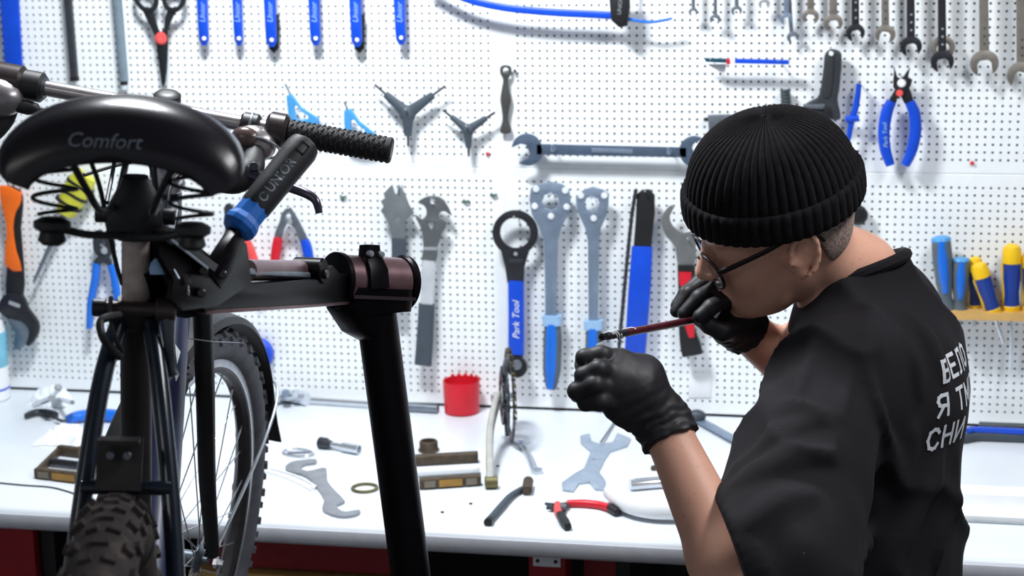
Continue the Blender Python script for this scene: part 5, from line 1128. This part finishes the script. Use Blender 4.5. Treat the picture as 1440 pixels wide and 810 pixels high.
def vnoise(p, sc, seed):                       # smooth value noise on points
    rs = np.random.RandomState(seed); tab = rs.rand(32, 32, 32).astype(np.float32); q = p*sc; i = np.floor(q).astype(int); f = q-i; f = f*f*(3-2*f); o = 0
    for a in (0, 1):
        for b in (0, 1):
            for c in (0, 1):
                w_ = (f[..., 0] if a else 1-f[..., 0])*(f[..., 1] if b else 1-f[..., 1])*(f[..., 2] if c else 1-f[..., 2])
                o = o+w_*tab[(i[..., 0]+a) % 32, (i[..., 1]+b) % 32, (i[..., 2]+c) % 32]
    return o

M_SKIN = speckle(mat('skin', (220, 166, 142), .5, var=.09, scale=14, bump=.12, bscale=500), (196, 140, 120), 160, .64, .80)
_p = M_SKIN.node_tree.nodes['Principled BSDF']; _p.inputs['Subsurface Weight'].default_value = .12; _p.inputs['Subsurface Radius'].default_value = (.012, .004, .002)
M_SHIRT = speckle(mat('black_cotton', (25, 23, 27), .88, var=.22, scale=9, bump=.25, bscale=900, spec=.25), (120, 120, 124), 210, .795, .81)
M_GLOVE = mat('black_nitrile', (27, 25, 30), .55, var=.15, scale=20, bump=.12, bscale=160, spec=.5)
M_KNIT = mat('black_knit', (21, 19, 22), .95, var=.35, scale=120, bump=.5, bscale=700, spec=.2)
M_TROU = mat('dark_trousers', (30, 31, 38), .85, var=.2, scale=12, bump=.2)

rh = unit(np.array([RT[0], RT[1], 0])); fh = unit(np.array([FW[0], FW[1], 0]))
TH = math.radians(28)
PF = -math.cos(TH)*rh+math.sin(TH)*fh; PL = -math.sin(TH)*rh-math.cos(TH)*fh; PA = np.array([PF, PL, UPZ])
NB = at(1196, 418, 2.44)                                   # base of the neck
def body(f, l, u): return NB+PF*f+PL*l+UPZ*u
SL, SR = body(-.030, .162, -.075), body(.0, -.165, -.065)
EL, ER = at(1052, 858, 2.12), at(1196, 580, 2.60)
WL, WRr = at(938, 606, 2.20), at(1048, 463, 2.44)
# head frame
HU_ = unit(-DN-.46*FW-.30*RT); HF0 = -1.0*RT+.0*FW+.20*DN; HF_ = unit(HF0-HU_*np.dot(HF0, HU_)); HL_ = np.cross(HU_, HF_); HA = np.array([HF_, HL_, HU_])
HCn = at(1096, 308, 2.36)
def hd(f, l, u): return HCn+HF_*f+HL_*l+HU_*u
person = thing('person', 'person in black beanie, glasses and black T-shirt working with gloved hands', 'person', (body(0, 0, 0)[0], body(0, 0, 0)[1], 0))

# finger layouts (pixel, pixel, depth): left fist near the camera, right hand holding the brush
def PT(L): return [at(*q) for q in L]
px = 2.2/2500
LHAND = dict(
    index=(PT([(872, 506, 2.185), (846, 499, 2.165), (822, 503, 2.165), (818, 514, 2.195)]), [.0115, .0115, .0110, .0095]),
    middle=(PT([(866, 524, 2.165), (842, 519, 2.145), (820, 528, 2.150), (824, 536, 2.185)]), [.0115, .0115, .0105, .0095]),
    ring=(PT([(862, 545, 2.160), (836, 541, 2.140), (810, 550, 2.150), (812, 556, 2.180)]), [.0115, .0112, .0105, .0095]),
    little=(PT([(866, 566, 2.165), (844, 564, 2.146), (824, 566, 2.158), (828, 566, 2.190)]), [.0118, .0118, .0105, .0088]),
    thumb=(PT([(902, 540, 2.225), (872, 512, 2.235), (846, 500, 2.215), (830, 500, 2.200)]), [.0150, .0135, .0115, .0100]))
def left_palm(S, g):
    a = PT([(938, 606, 2.20), (916, 575, 2.198), (888, 545, 2.185), (868, 535, 2.175)])
    S.cone(a[0], a[1], .030+g, .033+g, .012); S.cone(a[1], a[2], .033+g, .038+g, .012); S.cone(a[2], a[3], .036+g, .024+g, .012)
    for q, r in (((872, 508, 2.18), .016), ((864, 527, 2.165), .016), ((860, 548, 2.162), .016), ((866, 572, 2.172), .016), ((905, 528, 2.20), .026), ((890, 578, 2.185), .024)): S.ell(at(*q), (r+g,)*3, np.eye(3), .016)
RHAND = dict(
    index=(PT([(1040, 428, 2.420), (1020, 420, 2.385), (1000, 432, 2.370), (984, 445, 2.368)]), [.0125, .0120, .0110, .0100]),
    middle=(PT([(1036, 414, 2.430), (1010, 404, 2.405), (984, 418, 2.395), (962, 441, 2.395)]), [.0125, .0120, .0110, .0095]),
    ring=(PT([(1024, 404, 2.445), (994, 396, 2.430), (970, 412, 2.420), (951, 438, 2.420)]), [.0120, .0115, .0105, .0090]),
    little=(PT([(1010, 402, 2.465), (984, 396, 2.455), (964, 412, 2.447), (951, 430, 2.445)]), [.0110, .0105, .0095, .0085]),
    thumb=(PT([(1036, 464, 2.405), (1016, 466, 2.385), (998, 458, 2.380), (984, 450, 2.388)]), [.0150, .0140, .0115, .0095]))
def right_palm(S, g):
    a = PT([(1050, 464, 2.44), (1036, 446, 2.44), (1026, 424, 2.44)]); S.cone(a[0], a[1], .026+g, .030+g, .012); S.cone(a[1], a[2], .030+g, .022+g, .012)
    S.ell(at(1022, 462, 2.415), (.023+g,)*3, np.eye(3), .014); S.ell(at(1010, 440, 2.44), (.022+g,)*3, np.eye(3), .014)
def hand(S, H, palm, g):
    palm(S, g)
    for nm, (P, R_) in H.items():
        Q = P; S.path(Q, [r+g for r in R_], .004)

# --- body (one surface: head, neck, trunk, arms, hands)
S = SDF(np.minimum(body(0, 0, 0), HCn)-np.array([.62, .50, .92]), np.minimum(body(0, 0, 0), HCn)+np.array([.40, .42, .40]), .0034)
for c, r, k in (((-.008, 0, .03), (.098, .077, .096), .02), ((.035, 0, -.03), (.062, .060, .085), .03), ((.040, 0, -.083), (.046, .046, .040), .03), ((.068, 0, -.106), (.020, .022, .016), .02),
                ((.062, .036, -.040), (.026, .026, .030), .02), ((.062, -.036, -.040), (.026, .026, .030), .02), ((.088, 0, .008), (.013, .052, .011), .014), ((.090, 0, -.076), (.011, .023, .007), .010), ((.086, 0, -.088), (.011, .020, .007), .010),
                ((.084, .032, -.012), (.012, .015, .009), .008), ((.084, -.032, -.012), (.012, .015, .009), .008)):
    S.ell(hd(*c), r, HA, k)
S.cone(hd(.098, 0, -.004), hd(.114, 0, -.044), .008, .012, .014)
for s in (-1, 1): S.ell(hd(.104, s*.012, -.048), (.010, .008, .008), HA, .008)
for s in (-1, 1):
    E = np.array([unit(HF_*.85+HU_*.25+HL_*s*-.35), unit(HL_*s+HF_*.38), unit(HU_-HF_*.2)])
    S.ell(hd(-.010, s*.079, -.022), (.017, .006, .029), E, .006); S.ell(hd(.002, s*.074, -.030), (.012, .010, .016), HA, .010)
    rim = [hd(-.010+.018*math.cos(a)-.006*math.sin(a), s*(.085+.005*(math.cos(a) < 0)), -.020+.030*math.sin(a)) for a in np.linspace(-.3, 4.4, 12)]
    S.path(rim, [.0040]*12, .003); S.ell(hd(-.004, s*.093, -.020), (.010, .010, .016), E, .002, '-')
    S.ell(hd(-.004, s*.079, -.050), (.008, .005, .008), HA, .006)
S.cone(hd(-.034, 0, -.05), body(-.005, 0, .03), .049, .053, .03); S.cone(body(-.005, 0, .03), body(-.015, 0, -.07), .053, .080, .04)
S.cone(hd(.0, .045, -.055), body(.035, .02, -.01), .014, .012, .02)      # neck muscle
S.ell(body(0, 0, -.2), (.105, .165, .19), PA, .05); S.ell(body(0, 0, -.45), (.10, .150, .25), PA, .05); S.ell(body(0, 0, -.66), (.10, .155, .16), PA, .05)
for sh, el, wr in ((SL, EL, WL), (SR, ER, WRr)):
    S.cone(body(0, 0, -.06), sh, .06, .056, .05); S.cone(sh, el, .054, .043, .03); m1 = el+(wr-el)*.28; S.cone(el, m1, .041, .0425, .02); S.cone(m1, wr, .0425, .029, .02)
hand(S, LHAND, left_palm, -.0018); hand(S, RHAND, right_palm, -.0018)
obj('body', relax(S.mesh(), 2), M_SKIN, person, angle=180)
del S
# --- hair: short fade under the cap
S = SDF(HCn-.15, HCn+.15, .003); S.ell(hd(-.008, 0, .03), (.0995, .0785, .0975), HA, .002); S.ell(hd(-.03, 0, -.025), (.060, .066, .055), HA, .02); S.cut(hd(-.030, 0, 0), unit(HF_*.9-HU_*.25)); S.cut(hd(0, 0, -.062), -HU_); S.cut(hd(0, 0, .05), HU_)
obj('hair', relax(S.mesh(), 2), speckle(mat('short_hair', (166, 142, 130), .8, var=.3, scale=200, bump=.5, bscale=900), (110, 98, 94), 300, .50, .62), person, angle=180); del S

# --- gloves
def glove(H, palm, wr, el, lo, hi, seed, cuff):
    S = SDF(lo, hi, .0026); hand(S, H, palm, 0); ax_ = unit(el-wr); S.cone(wr-ax_*.01, wr+ax_*cuff, .0362, .0362, .012)
    S.cut(wr+ax_*cuff, ax_, .003)
    G = np.stack(np.meshgrid(*S.ax, indexing='ij'), -1); band = np.abs(S.d) < .01; q = G[band]; t = (q-wr)@ax_
    nz = vnoise(q, 45, seed); nz2 = vnoise(q, 110, seed+1); w_ = np.clip((t+.055)/.05, 0, 1)
    S.d[band] += (-.0011*w_*np.sin(t*560+nz*12)-.0016*(nz2-.5)*(.3+w_)-.0012*np.exp(-((t-cuff+.003)/.003)**2)).astype(np.float32)
    o = obj('glove', relax(S.mesh(), 1), M_GLOVE, person, angle=180); return o
allp = lambda H: np.array([p for P, _ in H.values() for p in P])
a = np.vstack([allp(LHAND), WL]); glove(LHAND, left_palm, WL, EL, a.min(0)-.05, a.max(0)+.05, 3, .014)
a = np.vstack([allp(RHAND), WRr]); glove(RHAND, right_palm, WRr, ER, a.min(0)-.05, a.max(0)+.05, 5, .004)

# --- T-shirt
lo = body(0, 0, 0)-np.array([.46, .62, .70]); hi = body(0, 0, 0)+np.array([.34, .36, .14])
S = SDF(lo, hi, .0058)
S.ell(body(-.034, 0, -.20), (.106, .176, .205), PA, .05); S.ell(body(-.045, 0, -.13), (.105, .165, .140), PA, .05); S.ell(body(-.008, 0, -.46), (.158, .190, .30), PA, .08); S.ell(body(.0, 0, -.68), (.150, .195, .20), PA, .08)
for sh, el, q in ((SL, EL, 1.0), (SR, ER, .62)):
    S.cone(body(-.01, 0, -.045), sh, .072, .066, .05); e = sh+(el-sh)*q; 
    if q == 1.0: e = at(1082, 808, 2.13); S.cone(sh, e, .070, .096, .05); S.cone(e, e-RT*.05+DN*.03, .096, .094, .03)
    else: S.cone(sh, e, .078, .085, .05); S.cone(e, e+unit(el-sh)*.03, .085, .080, .02)
S.cone(body(-.012, 0, -.04), body(-.006, 0, .025), .082, .072, .03)
RIDGE = [([(1276, 440), (1294, 468), (1308, 500), (1318, 530)], .007), ([(1216, 520), (1238, 580), (1254, 640), (1262, 685)], .009), ([(1286, 600), (1276, 640), (1258, 685)], .006), ([(1318, 640), (1300, 690), (1276, 750), (1250, 806)], .009),
         ([(1340, 640), (1334, 700), (1324, 760), (1316, 808)], .008), ([(1048, 690), (1090, 662), (1140, 645), (1170, 648)], .008), ([(1044, 664), (1080, 632), (1120, 604), (1160, 590)], .008), ([(1232, 700), (1214, 750), (1190, 806)], .007),
         ([(1100, 585), (1140, 582), (1182, 590)], .005), ([(1226, 436), (1212, 480), (1196, 530), (1182, 580)], .004), ([(1150, 470), (1135, 520), (1120, 560)], .006),
         ([(1060, 740), (1100, 710), (1140, 700)], .007), ([(1262, 470), (1280, 510), (1290, 560)], .006)]
RP = [([S.hit(*q) for q in P], r) for P, r in RIDGE]
for P, r in RP:
    P = [p for p in P if p is not None]
    if len(P) > 1:
        P = smooth_path(P, 4); n = len(P); S.path(P, [r*(.35+.65*math.sin(math.pi*(i+.5)/n)) for i in range(n)], .010)
G = np.stack(np.meshgrid(*S.ax, indexing='ij'), -1); band = np.abs(S.d) < .02; q = G[band]
S.d[band] += (.014*(vnoise(q*np.array([1.2, 1.2, .7]), 11, 2)-.5)+.006*(vnoise(q*np.array([1, 1, .6]), 26, 9)-.5)-.012*(1-np.abs(2*vnoise(q*np.array([1.1, 1.1, .8])+q[:, [2, 0, 1]]*.5, 8, 4)-1))**4).astype(np.float32); del G
# neck opening and sleeve openings
nt0, nt1 = body(.012, 0, -.03), body(-.002, 0, .07)
S.cone(nt0, nt1, .054, .066, .006, '-'); S.cut(body(-.004, 0, .040), unit(UPZ+PF*.40), .004)
HEM = at(1030, 772, 2.10); HEMN = unit(-.95*RT+.30*DN)
for e, d in ((HEM, unit(WL-EL)), (SR+(ER-SR)*.62+unit(ER-SR)*.055, unit(ER-SR))):
    nn = HEMN if e is HEM else d; ctr = HEM+RT*.03 if e is HEM else e
    if e is HEM: S.cone(at(1082, 812, 2.14), at(1000, 806, 2.14), .052, .080, .006, '-')
    else: S.cone(e-d*.06, e+d*.06, .056, .074, .006, '-')
    sl, G = S._sub(e-.24, e+.24); pl = ((G-e)@nn).astype(np.float32); near = (np.linalg.norm(G-ctr, axis=-1) < .22) & ((G-NB)@PL > .04 if e is HEM else (G-NB)@PL < -.05); S.d[sl] = np.where(near, np.maximum(S.d[sl], pl), S.d[sl])
S.cut(body(0, 0, -.66), -UPZ)
shm = relax(S.mesh(), 2); del S
shirt = obj('t_shirt', shm, M_SHIRT, person, angle=180)
sbv = BVHTree.FromPolygons([Vector(p) for p in shm.v], shm.f)
# ribbed collar band and hem stitches
cr_ = []
for k in range(40):
    a = 2*math.pi*k/40; cr_.append(body(-.004+.069*math.cos(a), .069*math.sin(a), .036-.028*math.cos(a)))
obj('collar_band', MB().tube(cr_, .0085, 8, closed=True), M_SHIRT, shirt)
# print on the back: Cyrillic capitals, projected on the cloth
M_SHP = mat('shirt_print', (214, 216, 222), .75, var=.06, scale=200)
GL_ = {'В': (.66, [[(0, 0), (0, 1), (.40, 1), (.54, .92), (.58, .77), (.52, .60), (.38, .54), (0, .54)], [(.38, .54), (.56, .46), (.62, .27), (.56, .08), (.40, 0), (0, 0)]]),
       'Е': (.60, [[(.56, 0), (0, 0), (0, 1), (.56, 1)], [(0, .52), (.48, .52)]]), 'Л': (.66, [[(0, 0), (.12, .06), (.14, 1), (.60, 1), (.60, 0)]]), 'О': (.7, [[(.33, 0), (.1, .12), (0, .5), (.1, .88), (.33, 1), (.56, .88), (.66, .5), (.56, .12), (.33, 0)]]),
       'Я': (.64, [[(.58, 0), (.58, 1), (.20, 1), (.05, .92), (0, .74), (.06, .56), (.20, .48), (.58, .48)], [(.30, .48), (0, 0)]]), 'Т': (.64, [[(0, 1), (.62, 1)], [(.31, 1), (.31, 0)]]),
       'М': (.78, [[(0, 0), (0, 1), (.36, .25), (.72, 1), (.72, 0)]]), 'І': (.12, [[(.04, 0), (.04, 1)]]), 'С': (.66, [[(.60, .80), (.48, .96), (.32, 1), (.1, .88), (0, .5), (.1, .12), (.32, 0), (.48, .04), (.60, .20)]]),
       'Н': (.66, [[(0, 0), (0, 1)], [(.60, 0), (.60, 1)], [(0, .5), (.60, .5)]]), 'И': (.68, [[(0, 1), (0, 0), (.62, 1), (.62, 0)]]), ' ': (.2, [])}
def stroke_letters(txt, h, frame, bold=.155):
    o, ex, ey, n = [V3(a) for a in frame]; mb = MB(); x = 0.0; b = bold*h/2
    for ch in txt:
        w_, ss = GL_[ch]
        for P in ss:
            P = [np.array([x+p[0]*h, (p[1]-.5)*h*(1-bold)]) for p in P]
            for i, (p, q) in enumerate(zip(P, P[1:])):
                d = (q-p)/np.linalg.norm(q-p); m = np.array([-d[1], d[0]])*b; p2 = p-d*b*(.98 if i else 1); q2 = q+d*b
                mb.add([o+ex*c[0]+ey*c[1] for c in (p2-m, q2-m, q2+m, p2+m)], [(0, 1, 2, 3)])
        x += (w_+.27)*h
    return mb
def back_text(txt, l0, u0, size):
    tx = stroke_letters(txt, size, (body(-.45, l0, u0), -PL, UPZ, -PF))
    bm = bmesh.new(); vs = [bm.verts.new(p) for p in tx.v]
    for f in tx.f:
        try: bm.faces.new([vs[i] for i in f])
        except ValueError: pass
    bmesh.ops.triangulate(bm, faces=bm.faces[:]); bmesh.ops.subdivide_edges(bm, edges=bm.edges[:], cuts=3, use_grid_fill=True); bm.verts.index_update()
    m = MB(); m.v = [V3(v.co) for v in bm.verts]; m.f = [tuple(v.index for v in f.verts) for f in bm.faces]; bm.free()
    v2 = []
    for p in m.v:
        h = sbv.ray_cast(Vector(p), Vector(PF)); v2.append(V3(h[0])-PF*.0012 if h[0] is not None else p)
    m.v = v2; return m
PARAMS_TXT = [('ВЕЛО', .070, -.072, .032), ('Я ТМІТ', .084, -.116, .032), ('СНИ', .098, -.160, .032)]
for txt, l0, u0, sz in PARAMS_TXT: obj('lettering', back_text(txt, l0, u0, sz), M_SHP, shirt)

# --- trousers and shoes (below the picture)
S = SDF(body(0, 0, 0)*np.array([1, 1, 0])-np.array([.3, .3, .0]), body(0, 0, 0)*np.array([1, 1, 0])+np.array([.3, .3, 1.0]), .010)
hz = body(0, 0, 0)[2]-.66
for s in (-1, 1):
    hp = body(0, s*.085, 0); hp[2] = hz; kn = hp+PF*.02; kn[2] = .50; an_ = hp-PF*.01; an_[2] = .09
    S.cone(hp, kn, .098, .074, .04); S.cone(kn, an_, .072, .058, .02)
c = body(0, 0, 0); c[2] = hz+.02; S.ell(c, (.125, .175, .14), PA, .05)
obj('trousers', relax(S.mesh(), 2), M_TROU, person, angle=180); del S
for s in (-1, 1):
    a = body(-.05, s*.085, 0); a[2] = .045; b = body(.17, s*.095, 0); b[2] = .035
    sh_ = obj('shoe', MB().bar(smooth_path([a-PF*.03+UPZ*.012, a+UPZ*.02, (a+b)/2+UPZ*.012, b-PF*.03, b], 4), [.030, .042, .044, .046, .024], [.040, .060, .050, .038, .026], UPZ, seg=18), M_BLACK, person)
    obj('sole', MB().bar(smooth_path([a-PF*.035-UPZ*.033, (a+b)/2-UPZ*.029, b+PF*.004-UPZ*.024], 4), [.034, .046, .030], .011, UPZ, power=4), M_WHITE, sh_)

# --- beanie
CAPC = hd(-.001, 0, .053); CU = unit(HU_-HF_*.08+HL_*.16); CF = unit(HF_-CU*np.dot(HF_, CU)); CL = np.cross(CU, CF)
def capsurf(th, ph, rf, rl, hu, amp, n=54):
    c_ = math.cos(ph)**.80 if ph < math.pi/2-1e-6 else 0.0
    rib = abs(math.cos(n*th/2))**.6; k = 1+amp*(rib-.5)*min(1, c_*2.2)
    return CAPC+(CF*rf*math.cos(th)+CL*rl*math.sin(th))*c_*k+CU*(hu*math.sin(ph)+.004*(rib-.5)*(1-c_))
N1, N2 = 432, 30; v = []; f = []
for i in range(N2+1):
    ph = (math.pi/2*.995)*i/N2
    for k in range(N1): v.append(capsurf(2*math.pi*k/N1, ph, .1130, .0970, .098, .030))
for i in range(N2):
    for k in range(N1): f.append((i*N1+k, i*N1+(k+1) % N1, (i+1)*N1+(k+1) % N1, (i+1)*N1+k))
f.append(tuple(N2*N1+k for k in range(N1)))
bn = obj('beanie', MB().add(v, f), M_KNIT, person, angle=80)
v = []; f = []
prof = [(-.027, .0), (-.031, .004), (-.030, .0085), (-.024, .0105), (-.012, .0108), (.003, .0100), (.009, .0085), (.012, .005), (.010, .0005)]
for (u, o_) in prof:
    for k in range(N1):
        th = 2*math.pi*k/N1; rib = abs(math.cos(27*th))**.6; o2 = o_+.0026*(rib-.5)*(o_ > .004)
        dip = -.004*math.cos(th)
        v.append(CAPC+CF*(.1110+o2)*math.cos(th)+CL*(.0950+o2)*math.sin(th)+CU*(u+dip))
m = len(prof)
for i in range(m-1):
    for k in range(N1): f.append((i*N1+k, i*N1+(k+1) % N1, (i+1)*N1+(k+1) % N1, (i+1)*N1+k))
obj('folded_cuff', MB().add(v, f), M_KNIT, bn, angle=80)
# --- glasses
M_GLF = mat('glasses_frame', (26, 20, 22), .3, .2); M_LENS = mat('lens', (230, 220, 222), .05, trans=.92, var=.0)
lc = [hd(.108, s*.034, -.030) for s in (-1, 1)]
fr_ = [lc[1]+HL_*.029*math.cos(a)+(HU_*.98+HF_*.2)*.0255*math.sin(a)-HF_*.010*max(0, math.cos(a)) for a in np.linspace(0, 6.283, 33)[:-1]]
gl = obj('glasses', MB().tube(fr_, .0023, 8, closed=True).tube([p-HL_*.068+0*p for p in fr_], .0023, 8, closed=True).tube(smooth_path([lc[1]-HL_*.026+HU_*.004, hd(.116, 0, -.022), lc[0]+HL_*.026+HU_*.004], 5), .0018, 8), M_GLF, person)
for s in (-1, 1):
    obj('temple', MB().bar(smooth_path([hd(.099, s*.062, -.022), hd(.094, s*.071, -.018), hd(.04, s*.080, -.004), hd(-.012, s*.083, .010), hd(-.030, s*.082, .002), hd(-.040, s*.079, -.012)], 5), [.0040, .0038, .0032, .0030, .0028, .0022], [.0020]*6, HL_, power=3, seg=10), M_GLF, gl)
    mb = MB(); c0 = lc[0] if s < 0 else lc[1]; ring = fr_ if s > 0 else [p-HL_*.068 for p in fr_]
    mb.add(list(ring)+[p-HF_*.0012 for p in ring], [tuple(range(32)), tuple(range(63, 31, -1))]+[(k, (k+1) % 32, (k+1) % 32+32, k+32) for k in range(32)]); obj('lens', mb, M_LENS, gl)

# --- brush in the right hand, nut in the left
B0, B1 = at(848, 474, 2.205), at(1052, 436, 2.52); bd = unit(B1-B0); BLn = np.linalg.norm(B1-B0)
br_ = thing('parts_brush', 'thin black and dark red brush held in the far gloved hand', 'brush', B0)
obj('handle', MB().lathe(B0, bd, [(.055, .0052), (.10, .0050), (.16, .0052), (BLn, .0046)], 14), mat('brush_red', (74, 20, 30), .4, var=.6, scale=60), br_)
obj('wrapped_sleeve', MB().lathe(B0, bd, [(.006, .0044)]+[(.008+.005*k, .0052 if k % 2 else .0046) for k in range(12)], 14), mat('brush_black', (26, 26, 32), .5, var=.3), br_)
mb = MB()
for k in range(7):
    o_ = .008+.009*k; mb.tube([B0+bd*(o_+.0016*j)+.0054*(perp(bd)[0]*math.cos(.45*j+k)+perp(bd)[1]*math.sin(.45*j+k)) for j in range(7)], .0009, 6)
obj('white_thread', mb, M_PRINT, br_)
mb = MB()
for k in range(26):
    a = 2.4*k; r = .0042*math.sqrt((k+.5)/26); o_ = perp(bd)[0]*math.cos(a)*r+perp(bd)[1]*math.sin(a)*r; mb.bar([B0+bd*.010+o_*.8, B0-bd*(.003+.002*(k % 3))+o_*1.15], .0007, seg=5)
obj('bristles', mb, M_BLACK, br_)
nut = thing('small_nut', 'small pale nut pinched at the top of the near gloved fist', 'nut', at(846, 489, 2.185))
obj('nut', MB().lathe(at(846, 490, 2.185), HU_, [(0, .004), (.001, .0055), (.006, .0055), (.007, .004)], 6), M_CHROME, nut, smooth=False)
